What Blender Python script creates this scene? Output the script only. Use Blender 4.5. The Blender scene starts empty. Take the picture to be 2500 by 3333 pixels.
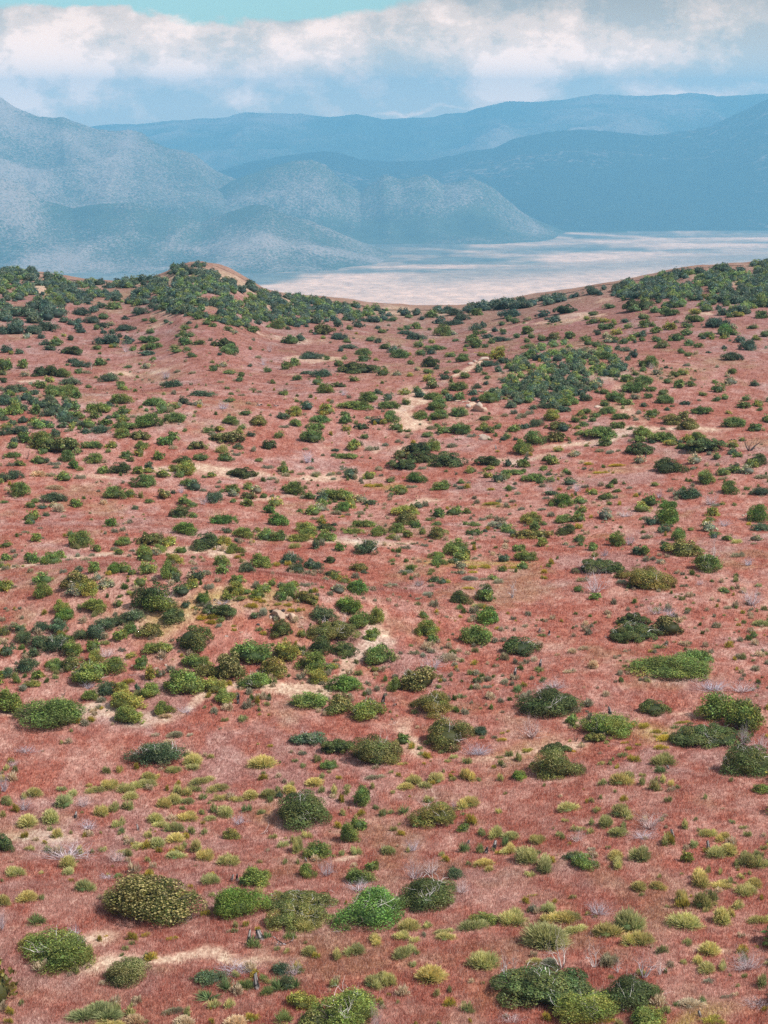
import bpy, math, re, random
import numpy as np
S = bpy.context.scene
# ------------------------------------------------------------------ camera
FOV = math.radians(30.0); PITCH = math.radians(12.0); CZ = 31.0
PW, PH = 2500.0, 3333.0
FP = PH / 2 / math.tan(FOV / 2)
cam_d = bpy.data.cameras.new("camera"); cam = bpy.data.objects.new("camera", cam_d)
S.collection.objects.link(cam); S.camera = cam
cam_d.sensor_fit = 'VERTICAL'; cam_d.angle = FOV
cam_d.clip_start = 0.5; cam_d.clip_end = 60000
cam.location = (0, 0, CZ); cam.rotation_euler = (math.pi / 2 - PITCH, 0, 0)
# ------------------------------------------------------------------ light and exposure
S.view_settings.view_transform = 'Standard'; S.view_settings.look = 'None'
S.view_settings.gamma = 1.0; S.view_settings.exposure = 0.68
S.render.engine = 'CYCLES'
S.cycles.use_denoising = False
S.cycles.max_bounces = 6; S.cycles.diffuse_bounces = 3; S.cycles.transmission_bounces = 2
S.cycles.volume_bounces = 1; S.cycles.transparent_max_bounces = 4
S.cycles.filter_width = 1.5
SUN_EL, SUN_AZ = math.radians(50), math.radians(112)     # azimuth clockwise from the view direction
sun_d = bpy.data.lights.new("sun", 'SUN'); sun = bpy.data.objects.new("sun", sun_d); S.collection.objects.link(sun)
sun_d.energy = 3.0; sun_d.angle = math.radians(4.0); sun_d.color = (1.0, 0.955, 0.90)
sun.rotation_euler = (math.pi / 2 - SUN_EL, 0, -SUN_AZ + math.pi)
sun.location = (80, 60, 120)
# ------------------------------------------------------------------ sky with clouds
W = bpy.data.worlds.new("World"); S.world = W; W.use_nodes = True
nt = W.node_tree; nt.nodes.clear()
def N(t, kind, **kw):
    n = t.nodes.new(kind)
    for k, v in kw.items():
        if k == 'ins':
            for i, x in v.items():
                if hasattr(x, 'is_output'): t.links.new(x, n.inputs[i])
                else: n.inputs[i].default_value = x
        else: setattr(n, k, v)
    return n
def M(t, op, a, b=0.0, c=0.0, clamp=False):
    return N(t, 'ShaderNodeMath', operation=op, use_clamp=clamp, ins={0: a, 1: b, 2: c}).outputs[0]
def ramp(t, fac, stops, mode='LINEAR'):
    r = N(t, 'ShaderNodeValToRGB', ins={0: fac}); cr = r.color_ramp; cr.interpolation = mode
    while len(cr.elements) < len(stops): cr.elements.new(0.5)
    for e, (p, c) in zip(cr.elements, stops):
        e.position = p; e.color = c if len(c) == 4 else (*c, 1)
    return r.outputs[0]
def mixc(t, f, a, b, mode='MIX'):
    n = N(t, 'ShaderNodeMix', data_type='RGBA', blend_type=mode)
    for i, x in ((0, f), (6, a), (7, b)):
        if hasattr(x, 'is_output'): t.links.new(x, n.inputs[i])
        else: n.inputs[i].default_value = x if (i == 0 or len(x) == 4) else (*x, 1)
    return n.outputs[2]
tc = N(nt, 'ShaderNodeTexCoord')
sep = N(nt, 'ShaderNodeSeparateXYZ', ins={0: tc.outputs['Generated']})
ya = M(nt, 'MAXIMUM', M(nt, 'ABSOLUTE', sep.outputs[1]), 0.05)
su = M(nt, 'DIVIDE', sep.outputs[0], ya); sv = M(nt, 'DIVIDE', sep.outputs[2], ya)
uvw = N(nt, 'ShaderNodeCombineXYZ', ins={0: su, 1: sv, 2: 0.0})
def wnoise(scale, detail, rough, sx=1.0, sy=1.6, off=0.0):
    mp = N(nt, 'ShaderNodeMapping', ins={0: uvw.outputs[0], 1: (off, off * .7, off), 3: (sx, sy, 1)})
    return N(nt, 'ShaderNodeTexNoise', ins={'Vector': mp.outputs[0], 'Scale': scale, 'Detail': detail, 'Roughness': rough})
wn = wnoise(16, 6, .6)
wc = N(nt, 'ShaderNodeSeparateColor', ins={0: wn.outputs[1]})
pu = M(nt, 'ADD', su, M(nt, 'MULTIPLY', M(nt, 'SUBTRACT', wc.outputs[0], .5), .085))
pv = M(nt, 'ADD', sv, M(nt, 'MULTIPLY', M(nt, 'SUBTRACT', wc.outputs[1], .5), .036))
def uv_of(px, py):
    return (px - 1250) / FP / 1.02, math.tan(math.atan((PH / 2 - py) / FP) - PITCH)
def blobs(lst):
    acc = None
    for (px, py, rx, ry, a) in lst:
        u, v = uv_of(px, py)
        du = M(nt, 'MULTIPLY', M(nt, 'SUBTRACT', pu, u), FP / rx); dv = M(nt, 'MULTIPLY', M(nt, 'SUBTRACT', pv, v), FP / ry)
        g = M(nt, 'EXPONENT', M(nt, 'MULTIPLY', M(nt, 'ADD', M(nt, 'MULTIPLY', du, du), M(nt, 'MULTIPLY', dv, dv)), -1.0))
        g = M(nt, 'MULTIPLY', g, a)
        acc = g if acc is None else M(nt, 'ADD', acc, g)
    return acc
PUFF = [(190, 100, 210, 110, .9), (30, 170, 120, 90, .5), (560, 70, 170, 110, .75), (790, 170, 260, 80, .5), (1050, 120, 110, 85, .8), (350, 262, 70, 62, 1.2),
        (50, 290, 100, 60, .9), (600, 240, 150, 55, .8), (820, 322, 80, 28, .9), (180, 200, 200, 60, .5), (150, 310, 100, 30, .35), (1350, 40, 220, 90, .5), (1830, 110, 170, 110, .7), (1600, 240, 120, 80, 1.0),
        (1720, 310, 140, 40, .9), (2190, 305, 170, 32, 1.2), (1800, 220, 260, 60, .7), (2350, 60, 180, 60, .35), (1390, 366, 130, 9, .8), (2400, 270, 60, 25, .35), (1000, 345, 120, 20, .25), (250, 330, 200, 40, .4), (900, 250, 300, 50, .35), (1480, 130, 150, 90, .35), (2100, 120, 200, 80, .3)]
HOLE = [(900, 10, 330, 70, 1.5), (330, -10, 260, 45, 1.2), (780, -60, 700, 60, 1.2)]
dens = wnoise(26, 10, .70, off=3.1)
bill = wnoise(60, 6, .6, sy=1.2, off=7.7)
puff = M(nt, 'ADD', M(nt, 'ADD', blobs(PUFF), -.08), M(nt, 'ADD', M(nt, 'MULTIPLY', M(nt, 'SUBTRACT', dens.outputs[0], .5), 2.5), M(nt, 'MULTIPLY', M(nt, 'SUBTRACT', bill.outputs[0], .5), 1.3)))
cloud_c = ramp(nt, puff, [(0.0, (.27, .285, .29)), (.3, (.36, .345, .33)), (.6, (.48, .425, .395)), (1.0, (.64, .55, .51))], 'EASE')
hole = ramp(nt, M(nt, 'ADD', blobs(HOLE), M(nt, 'MULTIPLY', M(nt, 'SUBTRACT', dens.outputs[0], .5), .5)), [(.35, (0, 0, 0)), (.75, (1, 1, 1))], 'EASE')
high = ramp(nt, sep.outputs[2], [(.10, (0, 0, 0)), (.5, (1, 1, 1))])
broken = ramp(nt, N(nt, 'ShaderNodeTexNoise', ins={'Vector': tc.outputs['Generated'], 'Scale': 3.0, 'Detail': 5.0}).outputs[0], [(.42, (0, 0, 0)), (.62, (1, 1, 1))])
hole = M(nt, 'MAXIMUM', hole, M(nt, 'MULTIPLY', high, broken))
sky = N(nt, 'ShaderNodeTexSky', sky_type='NISHITA', sun_disc=False, sun_elevation=SUN_EL, sun_rotation=SUN_AZ, altitude=900, air_density=1.0, dust_density=1.0)
sky_c = mixc(nt, 1.0, sky.outputs[0], (.56, .76, .76), 'MULTIPLY')
low = ramp(nt, M(nt, 'MULTIPLY', sv, 10.0), [(0.0, (1, 1, 1)), (.30, (.45, .45, .45)), (.62, (0, 0, 0))])     # low clouds brightened to offset the haze in front of them
cl = mixc(nt, 1.0, cloud_c, mixc(nt, low, (9.0, 8.6, 8.3), (26.5, 20.5, 16.5)), 'MULTIPLY')
bg = N(nt, 'ShaderNodeBackground', ins={0: mixc(nt, hole, cl, sky_c), 1: 0.10})
nt.links.new(bg.outputs[0], N(nt, 'ShaderNodeOutputWorld').inputs[0])

# ------------------------------------------------------------------ helpers
RNG = np.random.default_rng(7)
C = S.collection
def px_dir(px, py):
    xc = (px - PW / 2) / FP; yc = (PH / 2 - py) / FP
    cp, sp = math.cos(PITCH), math.sin(PITCH)
    return xc, yc * sp + cp, yc * cp - sp          # world x, y, z (unnormalised)
def world_px(X, Y, Z):
    cp, sp = math.cos(PITCH), math.sin(PITCH); z = Z - CZ
    d = Y * cp - z * sp; up = Y * sp + z * cp
    return PW / 2 + FP * X / d, PH / 2 - FP * up / d
def _h(ix, iy, s):
    n = (ix.astype(np.int64) * 374761393 + iy.astype(np.int64) * 668265263 + s * 974711) & 0xffffffff
    n = ((n ^ (n >> 13)) * 1274126177) & 0xffffffff
    return ((n ^ (n >> 16)) & 0xffffff) / float(0xffffff)
def vnoise(x, y, s=0):
    x = np.asarray(x, float); y = np.asarray(y, float)
    ix = np.floor(x); iy = np.floor(y); fx = x - ix; fy = y - iy
    fx = fx * fx * fx * (fx * (fx * 6 - 15) + 10); fy = fy * fy * fy * (fy * (fy * 6 - 15) + 10)
    ix = ix.astype(np.int64); iy = iy.astype(np.int64)
    a = _h(ix, iy, s); b = _h(ix + 1, iy, s); c = _h(ix, iy + 1, s); d = _h(ix + 1, iy + 1, s)
    return (a * (1 - fx) + b * fx) * (1 - fy) + (c * (1 - fx) + d * fx) * fy
def fbm(x, y, s=0, o=4, r=.5):
    t = 0; a = 1; n = 0
    for k in range(o):
        t = t + a * vnoise(x * 2 ** k + 17.3 * k, y * 2 ** k - 9.1 * k, s + k); n += a; a *= r
    return t / n
def ss(a, b, x):
    t = np.clip((np.asarray(x, float) - a) / (b - a), 0, 1); return t * t * (3 - 2 * t)
def mesh_np(name, V, F, cols=None, smooth=False):
    """V (n,3); F list of index arrays (m,3) or (m,4); cols (n,3) vertex colour 'tint'."""
    me = bpy.data.meshes.new(name); V = np.asarray(V, np.float32)
    F = [f for f in (F if isinstance(F, list) else [F]) if len(f)]
    me.vertices.add(len(V)); me.vertices.foreach_set('co', V.ravel())
    loops = np.concatenate([f.ravel() for f in F]).astype(np.int32)
    tot = np.concatenate([np.full(len(f), f.shape[1], np.int32) for f in F])
    st = np.concatenate([[0], np.cumsum(tot)[:-1]]).astype(np.int32)
    me.loops.add(len(loops)); me.loops.foreach_set('vertex_index', loops)
    me.polygons.add(len(tot)); me.polygons.foreach_set('loop_start', st); me.polygons.foreach_set('loop_total', tot)
    if smooth: me.polygons.foreach_set('use_smooth', np.ones(len(tot), bool))
    if cols is not None:
        ca = me.color_attributes.new('tint', 'FLOAT_COLOR', 'POINT')
        ca.data.foreach_set('color', np.concatenate([np.asarray(cols, np.float32), np.ones((len(V), 1), np.float32)], 1).ravel())
    me.update(calc_edges=True)
    return me
def obj(name, me, mat=None, parent=None, col=None):
    o = bpy.data.objects.new(name, me); C.objects.link(o)
    if mat is not None and len(me.materials) == 0: me.materials.append(mat)
    if parent is not None: o.parent = parent
    if col is not None: o.color = (*col, 1)
    return o
def material(name, rough=.8):
    m = bpy.data.materials.new(name); m.use_nodes = True; t = m.node_tree
    b = t.nodes['Principled BSDF']; b.inputs['Roughness'].default_value = rough
    b.inputs['Specular IOR Level'].default_value = .25
    return m, t, b
HAZE = 1.12e-4
# ------------------------------------------------------------------ the lie of the land
VALLEY = -520.0
YC = 330.0                                                   # distance of the near skyline
SKX = np.array([-700, -300, 0, 120, 260, 400, 480, 530, 570, 610, 650, 700, 740, 790, 850, 900, 1050, 1200, 1340, 1430, 1500, 1600, 1700, 1800, 1900, 2000, 2100, 2200, 2300, 2400, 2500, 2800, 3300.])
SKY = np.array([860, 880, 888, 893, 922, 925, 912, 893, 872, 861, 859, 868, 884, 915, 948, 960, 976, 1000, 1012, 1014, 1009, 997, 980, 962, 944, 925, 905, 889, 873, 862, 852, 835, 820.])
def ridge_z(u, D=YC):
    px = PW / 2 + u * FP * 1.02
    e = np.arctan((PH / 2 - np.interp(px, SKX, SKY)) / FP) - PITCH
    return CZ + D * np.tan(e)
def flat_pos(px, py, z=0.0):
    dx, dy, dz = px_dir(px, py); k = (z - CZ) / dz
    return dx * k, dy * k
BUMPS = [(380, 2020, 2.6, 15, 11), (820, 2050, 1.6, 9, 7), (150, 1380, 2.4, 26, 22), (1700, 1250, 2.6, 26, 30), (1250, 1560, -1.2, 22, 26),
         (700, 1780, 1.0, 20, 8), (2100, 1900, .8, 20, 14), (300, 2700, -.8, 12, 8), (2200, 2700, .8, 10, 8), (1300, 2600, -.5, 12, 10)]
def height(X, Y):
    X = np.asarray(X, float); Y = np.asarray(Y, float)
    u = X / np.maximum(Y, 1)
    h = 1.6 * (fbm(X / 42 + 5, Y / 42, 11, 3) - .5) + .5 * (fbm(X / 11, Y / 11 + 3, 12, 3) - .5)
    for (px, py, a, rx, ry) in BUMPS:
        x0, y0 = flat_pos(px, py)
        h = h + a * np.exp(-((X - x0) / rx) ** 2 - ((Y - y0) / ry) ** 2)
    t = ss(150, YC, Y) ** 1.35
    zr = ridge_z(u)
    near = h * (1 - ss(230, YC, Y)) + zr * t + (fbm(X / 9, Y / 20, 14, 3) - .5) * 1.2 * ss(240, YC, Y)
    drop = np.maximum(Y - YC, 0)
    far = zr - .012 * drop ** 1.55
    z = np.where(Y <= YC, near, far + (fbm(X / 9, Y / 20, 14, 3) - .5) * 1.2)
    fl = VALLEY + 10 * (fbm(X / 900, Y / 700, 15, 4) - .5) + 26 * ss(0, -2400, X - 0 * Y) * ss(5200, 8200, Y)
    return np.where(Y > YC, np.maximum(z, fl), z)
YS = np.concatenate([np.linspace(42, 110, 300), np.linspace(110.3, YC, 420)])
def place(px, py):
    """first hit of the pixel's ray with the near ground"""
    dx, dy, dz = px_dir(px, py)
    X = dx / dy * YS; R = CZ + dz / dy * YS; H = height(X, YS)
    hit = np.nonzero(R <= H)[0]
    if len(hit) == 0: i = int(np.argmin(R - H)); return X[i], YS[i], H[i]
    i = max(int(hit[0]), 1); a = R[i - 1] - H[i - 1]; b = H[i] - R[i]; t = a / (a + b + 1e-9)
    y = YS[i - 1] + (YS[i] - YS[i - 1]) * t; x = dx / dy * y
    return x, y, float(height(x, y))
# sandy strips and bare places, drawn over the red grass: px, py, rx, ry, strength, slant
SAND = [(200, 2325, 240, 16, 1, 0), (420, 2335, 120, 18, .9, 0), (700, 2275, 130, 12, 1, -.12), (860, 2240, 130, 13, 1, -.2), (1000, 2215, 90, 16, .9, -.15), (1130, 2150, 60, 16, 1, -.5), (1170, 2125, 50, 14, .9, -.5),
        (1330, 1330, 45, 50, .55, 0), (1360, 1300, 60, 14, .8, -.3), (1330, 1395, 70, 14, .6, 0), (1530, 1195, 90, 7, .9, -.4), (300, 1800, 180, 13, .7, 0), (120, 1840, 200, 16, .55, 0), (640, 1790, 200, 12, .75, 0), (1000, 1755, 230, 14, .7, 0), (1250, 1770, 130, 18, .6, 0),
        (1050, 1720, 100, 8, .5, 0), (1900, 1440, 170, 8, .8, -.08), (1650, 1500, 220, 8, .55, 0), (2060, 1350, 50, 50, .4, 0), (2200, 1400, 200, 8, .5, 0), (880, 1620, 200, 8, .6, -.1), (560, 1530, 140, 10, .5, 0), (760, 1535, 100, 9, .5, 0),
        (300, 1545, 140, 8, .5, 0), (110, 1240, 100, 8, .5, 0), (420, 1215, 160, 7, .4, 0), (1020, 1560, 180, 12, .5, 0), (1350, 1640, 160, 8, .4, 0), (1300, 1460, 120, 12, .4, 0),
        (640, 3120, 420, 22, .85, 0), (330, 3040, 130, 30, .7, 0), (150, 2725, 150, 20, .75, 0), (60, 3010, 120, 15, .4, 0), (2350, 3110, 150, 22, .55, 0), (1750, 2440, 330, 24, .5, -.05), (1950, 2350, 160, 18, .55, 0), (1340, 2430, 60, 40, .5, 0),
        (1100, 2790, 90, 20, .5, -.3), (1150, 2660, 120, 12, .45, -.2), (1000, 2450, 60, 30, .3, 0), (2250, 2330, 140, 14, .45, 0), (2450, 2310, 60, 60, .4, 0), (1500, 3010, 160, 14, .4, 0), (2480, 2050, 120, 8, .6, 0), (1900, 2040, 120, 10, .3, 0),
        (1300, 3280, 160, 40, .35, 0), (2200, 3300, 300, 20, .3, 0), (1480, 2060, 160, 10, .3, 0), (1250, 2080, 40, 50, .4, 0), (620, 990, 80, 12, .5, 0), (640, 905, 70, 24, 1, 0), (935, 980, 28, 26, 1, 0), (870, 985, 20, 22, .8, 0), (1060, 985, 24, 16, .9, 0), (1290, 1010, 70, 12, .7, 0),
        (760, 905, 60, 18, .7, 0), (120, 935, 50, 20, .8, 0), (1450, 1020, 40, 14, .7, 0), (2260, 900, 30, 16, .6, 0), (2400, 925, 40, 16, .6, 0), (2250, 880, 20, 10, .5, 0)]
GOLD = [(1500, 1845, 150, 14, .8), (1660, 1845, 90, 8, .5), (700, 1985, 160, 22, .5), (850, 1975, 90, 16, .5), (520, 2020, 120, 18, .5), (1250, 1585, 60, 7, .6), (1990, 1540, 60, 7, .5), (1600, 1648, 60, 7, .4), (2130, 2395, 90, 28, .55), (1720, 2440, 120, 30, .35), (2150, 3320, 200, 22, .8), (1960, 1752, 60, 6, .4), (1600, 3210, 90, 40, .3), (480, 3170, 60, 20, .35), (880, 2650, 60, 30, .3)]
def _blob_world(lst):
    out = []
    for b in lst:
        px, py, rx, ry, a = b[:5]; sl = b[5] if len(b) > 5 else 0
        x, y, z = place(px, py); d = math.hypot(y, CZ - z); s = math.sin(math.atan2(CZ - z, y))
        out.append((x, y, rx * d / FP, ry * d / FP / s, a, -sl / s))
    return out
SANDW = _blob_world(SAND); GOLDW = _blob_world(GOLD)
def ground_col(X, Y, fine=True):
    X = np.asarray(X, float); Y = np.asarray(Y, float)
    wx = X + 2.2 * (fbm(X / 5, Y / 5, 31, 3) - .5); wy = Y + 5 * (fbm(X / 4, Y / 9, 32, 3) - .5)
    def mask(lst):
        m = 0
        for (x, y, rx, ry, a, sl) in lst:
            dx = (wx - x); dy = (wy - y - sl * dx)
            m = m + a * np.exp(-(dx / rx) ** 2 - (dy / ry) ** 2)
        return m
    e = .34 * fbm(X / 6 + 3, Y / 8, 41, 5, .7) + .66 * fbm(X / 1.5, Y / 1.6, 42, 5, .8)     # straw against red
    e2 = fbm(X / 16, Y / 12, 43, 4)
    pale = ss(.38, .68, e + .12 * (e2 - .5))
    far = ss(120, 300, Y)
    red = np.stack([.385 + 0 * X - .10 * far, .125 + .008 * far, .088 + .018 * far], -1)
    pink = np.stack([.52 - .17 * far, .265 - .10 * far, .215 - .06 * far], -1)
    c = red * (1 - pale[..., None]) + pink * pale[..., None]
    g = np.clip(mask(GOLDW) * (.4 + 1.2 * fbm(X / 1.6, Y / 3.5, 44, 3)), 0, 1)[..., None] * .75
    c = c * (1 - g) + np.array([.44, .36, .10]) * g
    scat = .62 * ss(.56, .72, fbm(X / 9 + 9, Y / 12, 45, 5, .6)) + .55 * far * ss(.5, .7, fbm(X / 12 + 1, Y / 15, 46, 5, .6))
    s = ss(.22, .62, mask(SANDW) * (.40 + 1.25 * fbm(X / 1.6, Y / 2.6, 47, 5, .75)) + scat * .5)[..., None]
    c = c * (1 - s) + np.array([.60, .39, .29]) * s
    ol = (.32 * ss(.55, .72, fbm(X / 8 + 40, Y / 10, 71, 5, .7)))[..., None]; c = c * (1 - ol) + np.array([.33, .26, .14]) * ol
    mv = (.34 * ss(.54, .70, fbm(X / 7 + 80, Y / 8, 73, 5, .75)))[..., None]; c = c * (1 - mv) + np.array([.44, .32, .31]) * mv
    top = ss(285, 322, Y)[..., None] * .55                                                    # ochre earth on the ridge
    c = c * (1 - top) + np.array([.32, .21, .155]) * top
    return c, s[..., 0], pale
def valley_col(X, Y, Z):
    px, py = world_px(X, Y, Z)
    n = fbm(X / 420, Y / 260, 51, 6, .6); n2 = fbm(X / 900 + 4, Y / 160 + 8, 52, 5, .6); n3 = fbm(X / 60, Y / 60, 53, 3)
    line = np.interp(px, [-400, 500, 800, 1000, 1250, 1700, 2100, 2500, 3000], [1080, 1010, 935, 895, 862, 835, 800, 775, 765])
    pale = ss(-30, 45, py - line + 150 * (n - .5) + 60 * (n2 - .5))
    rim = np.exp(-((py - line - 12) / 16) ** 2) * .6
    mid = np.exp(-((py - np.interp(px, [900, 1700, 2500], [935, 885, 835])) / 24) ** 2) * .6 * ss(1100, 1500, px)     # grey scrub belt inside the pale flat
    st = 0
    for (a, b, w, k) in [((1150, 705), (1700, 745), 6, .8), ((1300, 735), (1850, 775), 5, .8), ((1700, 742), (2150, 778), 5, .8), ((1150, 770), (1650, 790), 4, .35), ((1550, 800), (2500, 775), 9, .7), ((820, 700), (1200, 706), 5, .5),
                         ((500, 790), (640, 788), 7, .8), ((650, 765), (900, 772), 8, .3), ((300, 740), (420, 745), 7, .45), ((1000, 862), (1300, 855), 4, .5), ((900, 890), (1020, 880), 3, .4), ((1050, 1000), (1350, 960), 14, .3), ((1100, 730), (1400, 720), 6, .4), ((2000, 800), (2500, 800), 6, .5)]:
        tt = np.clip((px - a[0]) / (b[0] - a[0]), 0, 1); yy = a[1] + (b[1] - a[1]) * tt
        dd = np.hypot(py + 14 * (n2 - .5) - yy, np.maximum(np.abs(px - (a[0] + b[0]) / 2) - abs(b[0] - a[0]) / 2, 0) * .3)
        st = st + k * np.exp(-(dd / w) ** 2)
    pale = np.clip(pale * (1 - mid) + .9 * st * (.5 + n3) + rim * pale, 0, 1)
    left = ss(1100, 500, px)
    dark = np.stack([.15 + .05 * left, .145 + .05 * left, .115 + .05 * left], -1) * (.7 + .6 * n3[..., None])
    sand = np.array([.88, .53, .37]) * (.88 + .24 * n[..., None])
    return dark * (1 - pale[..., None]) + sand * pale[..., None]
# ground sheet
ys = [40.0]
while ys[-1] < 110: ys.append(ys[-1] * 1.0052)
while ys[-1] < YC - 1: ys.append(ys[-1] * 1.0042)
ys += list(np.linspace(YC, YC + 60, 30)) + list(np.geomspace(YC + 64, 4300, 60))
while ys[-1] < 15600: ys.append(ys[-1] * 1.006)
ys = np.array(ys); us = np.linspace(-.36, .36, 760)
YY, UU = np.meshgrid(ys, us, indexing='ij'); XX = YY * UU
ZZ = height(XX, YY)
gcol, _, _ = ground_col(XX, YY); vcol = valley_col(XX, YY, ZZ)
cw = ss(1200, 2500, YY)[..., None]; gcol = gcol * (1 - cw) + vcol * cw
nr, nc = YY.shape; idx = np.arange(nr * nc).reshape(nr, nc)
quads = np.stack([idx[:-1, :-1], idx[:-1, 1:], idx[1:, 1:], idx[1:, :-1]], -1).reshape(-1, 4)
gm, t, b = material('ground', .95); b.inputs['Specular IOR Level'].default_value = .05
vc = N(t, 'ShaderNodeVertexColor', layer_name='tint'); geo = N(t, 'ShaderNodeNewGeometry')
def tn(scale, detail=3.0, rough=.6, sxyz=(1, 1, 1), vec=None):
    mp = N(t, 'ShaderNodeMapping', ins={0: vec or geo.outputs[0], 3: sxyz})
    return N(t, 'ShaderNodeTexNoise', ins={'Vector': mp.outputs[0], 'Scale': scale, 'Detail': detail, 'Roughness': rough}).outputs[0]
f1 = ramp(t, tn(7.0, 4, .75, (1, .6, 1)), [(.3, (.5, .45, .43)), (.5, (1, 1, 1)), (.7, (1.4, 1.6, 1.6))])
f2 = ramp(t, tn(1.3, 7, .8, (1, .45, 1)), [(.30, (.66, .52, .5)), (.5, (1, 1, 1)), (.70, (1.3, 1.6, 1.6))])
f3 = ramp(t, tn(.02, 6, .8, (1, .7, 1)), [(.35, (.7, .7, .7)), (.5, (1, 1, 1)), (.65, (1.35, 1.33, 1.3))])
sepg = N(t, 'ShaderNodeSeparateXYZ', ins={0: geo.outputs[0]})
isfar = ramp(t, M(t, 'DIVIDE', sepg.outputs[1], 3000.0), [(.2, (0, 0, 0)), (.7, (1, 1, 1))])
detail = mixc(t, isfar, mixc(t, 1.0, f1, f2, 'MULTIPLY'), f3)
t.links.new(mixc(t, 1.0, vc.outputs[0], detail, 'MULTIPLY'), b.inputs['Base Color'])
bump = N(t, 'ShaderNodeBump', ins={'Strength': .5, 'Distance': .12, 'Height': tn(5.0, 4, .7)})
t.links.new(bump.outputs[0], b.inputs['Normal'])
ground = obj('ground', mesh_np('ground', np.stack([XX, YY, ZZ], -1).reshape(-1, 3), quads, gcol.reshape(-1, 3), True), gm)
ground['kind'] = 'structure'
del XX, UU, gcol, vcol

# ------------------------------------------------------------------ mountains
def mountain_mat(name, rock, dark=(.055, .075, .045), pale=(.40, .30, .26), sc=.09):
    m, t, b = material(name, .95); b.inputs['Specular IOR Level'].default_value = .03
    g = N(t, 'ShaderNodeNewGeometry')
    def q(s, d, r=.6): return N(t, 'ShaderNodeTexNoise', ins={'Vector': g.outputs[0], 'Scale': s, 'Detail': d, 'Roughness': r}).outputs[0]
    big = q(.0022, 5.0, .65); fine = q(sc, 3.0, .8)
    x = M(t, 'ADD', M(t, 'MULTIPLY', M(t, 'SUBTRACT', big, .5), .8), M(t, 'MULTIPLY', M(t, 'SUBTRACT', fine, .5), 1.7))
    k = ramp(t, M(t, 'ADD', x, rock), [(.42, (0, 0, 0)), (.70, (1, 1, 1))])
    at = N(t, 'ShaderNodeVertexColor', layer_name='tint'); x = M(t, 'ADD', x, M(t, 'MULTIPLY', M(t, 'SUBTRACT', at.outputs[0], .5), .75))  # pale rock gathered on spur crests, painting the ridges as sunlit
    k = ramp(t, M(t, 'ADD', x, rock), [(.38, (0, 0, 0)), (.80, (1, 1, 1))])
    v = ramp(t, q(.006, 6.0, .8), [(.3, (.55, .55, .55)), (.7, (1.6, 1.5, 1.45))])
    t.links.new(mixc(t, k, mixc(t, 1.0, (*dark, 1), v, 'MULTIPLY'), (*pale, 1)), b.inputs['Base Color'])
    return m
def mountain(name, prof, foot, ridge, mat, seed, spur=.3, wl=900., back=1500., expo=1.25, base_y=None, fine=1.0):
    px = np.linspace(prof[0][0], prof[-1][0], 620); py = np.interp(px, [p[0] for p in prof], [p[1] for p in prof])
    py = py + 5 * (fbm(px / 38., px * 0, seed + 5, 4, .6) - .5) * fine
    u = (px - PW / 2) / FP / 1.02
    zr = CZ + ridge * np.tan(np.arctan((PH / 2 - py) / FP) - PITCH)
    zr = VALLEY - 30 + (zr - VALLEY + 30) * ss(px[-1], px[-1] - 520, px) ** 1.1
    T = np.concatenate([np.linspace(0, 1, 150), 1 + np.linspace(.02, 1, 24)])
    tt, uu = np.meshgrid(T, u, indexing='ij'); zz = np.broadcast_to(zr, tt.shape)
    D = np.where(tt <= 1, foot + (ridge - foot) * np.minimum(tt, 1), ridge + back * (tt - 1))
    X = uu * D
    rise = np.maximum(zz - VALLEY, 0)
    f = np.where(tt <= 1, np.minimum(tt, 1) ** expo, 1 - (tt - 1) ** 1.5)
    wx = X + wl * .5 * (fbm(X / wl, D / wl, seed + 9, 3) - .5)
    r1 = 1 - np.abs(2 * vnoise(wx / wl, D / (wl * 1.9), seed) - 1)
    r2 = 1 - np.abs(2 * vnoise(wx / wl * 2.3 + 5, D / (wl * .8), seed + 1) - 1)
    r3 = fbm(X / (wl * .16), D / (wl * .16), seed + 2, 4, .6)
    sp = (.6 * (r1 - .5) + .32 * (r2 - .5) + .2 * (r3 - .5))
    env = np.where(tt <= 1, np.sin(np.pi * np.clip(tt, 0, 1) ** .8) * np.clip(f * 2.2, 0, 1), .3 * (tt > 1))
    Z = VALLEY - 12 + (rise + 12) * f + rise * spur * sp * 2 * env + 0.0
    lim = CZ + D * ((zz - CZ) / ridge)                                         # nothing in front stands above the crest line
    Z = np.where(tt < 1, np.minimum(Z, lim - (1 - np.clip(tt, 0, 1)) * 25 - 1), Z)
    n, m_ = tt.shape; ix = np.arange(n * m_).reshape(n, m_)
    q = np.stack([ix[:-1, :-1], ix[:-1, 1:], ix[1:, 1:], ix[1:, :-1]], -1).reshape(-1, 4)
    o = obj(name, mesh_np(name, np.stack([X, D, Z], -1).reshape(-1, 3), q, np.repeat(np.clip(.5 + sp * 1.1, 0, 1).reshape(-1, 1), 3, 1), True), mat); o['kind'] = 'structure'
    return o
mountain('far_mountains', [(-700, 420), (-200, 425), (300, 416), (482, 407), (545, 399), (740, 396), (800, 380), (900, 384), (1000, 386), (1160, 372), (1250, 388), (1310, 385), (1408, 381), (1453, 370), (1515, 368), (1551, 351), (1650, 335), (1900, 328), (2200, 322), (2500, 305), (3200, 300)],
         11200, 15000, mountain_mat('far_mountain_scrub', .30), 101, .34, 1000, 900)
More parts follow.
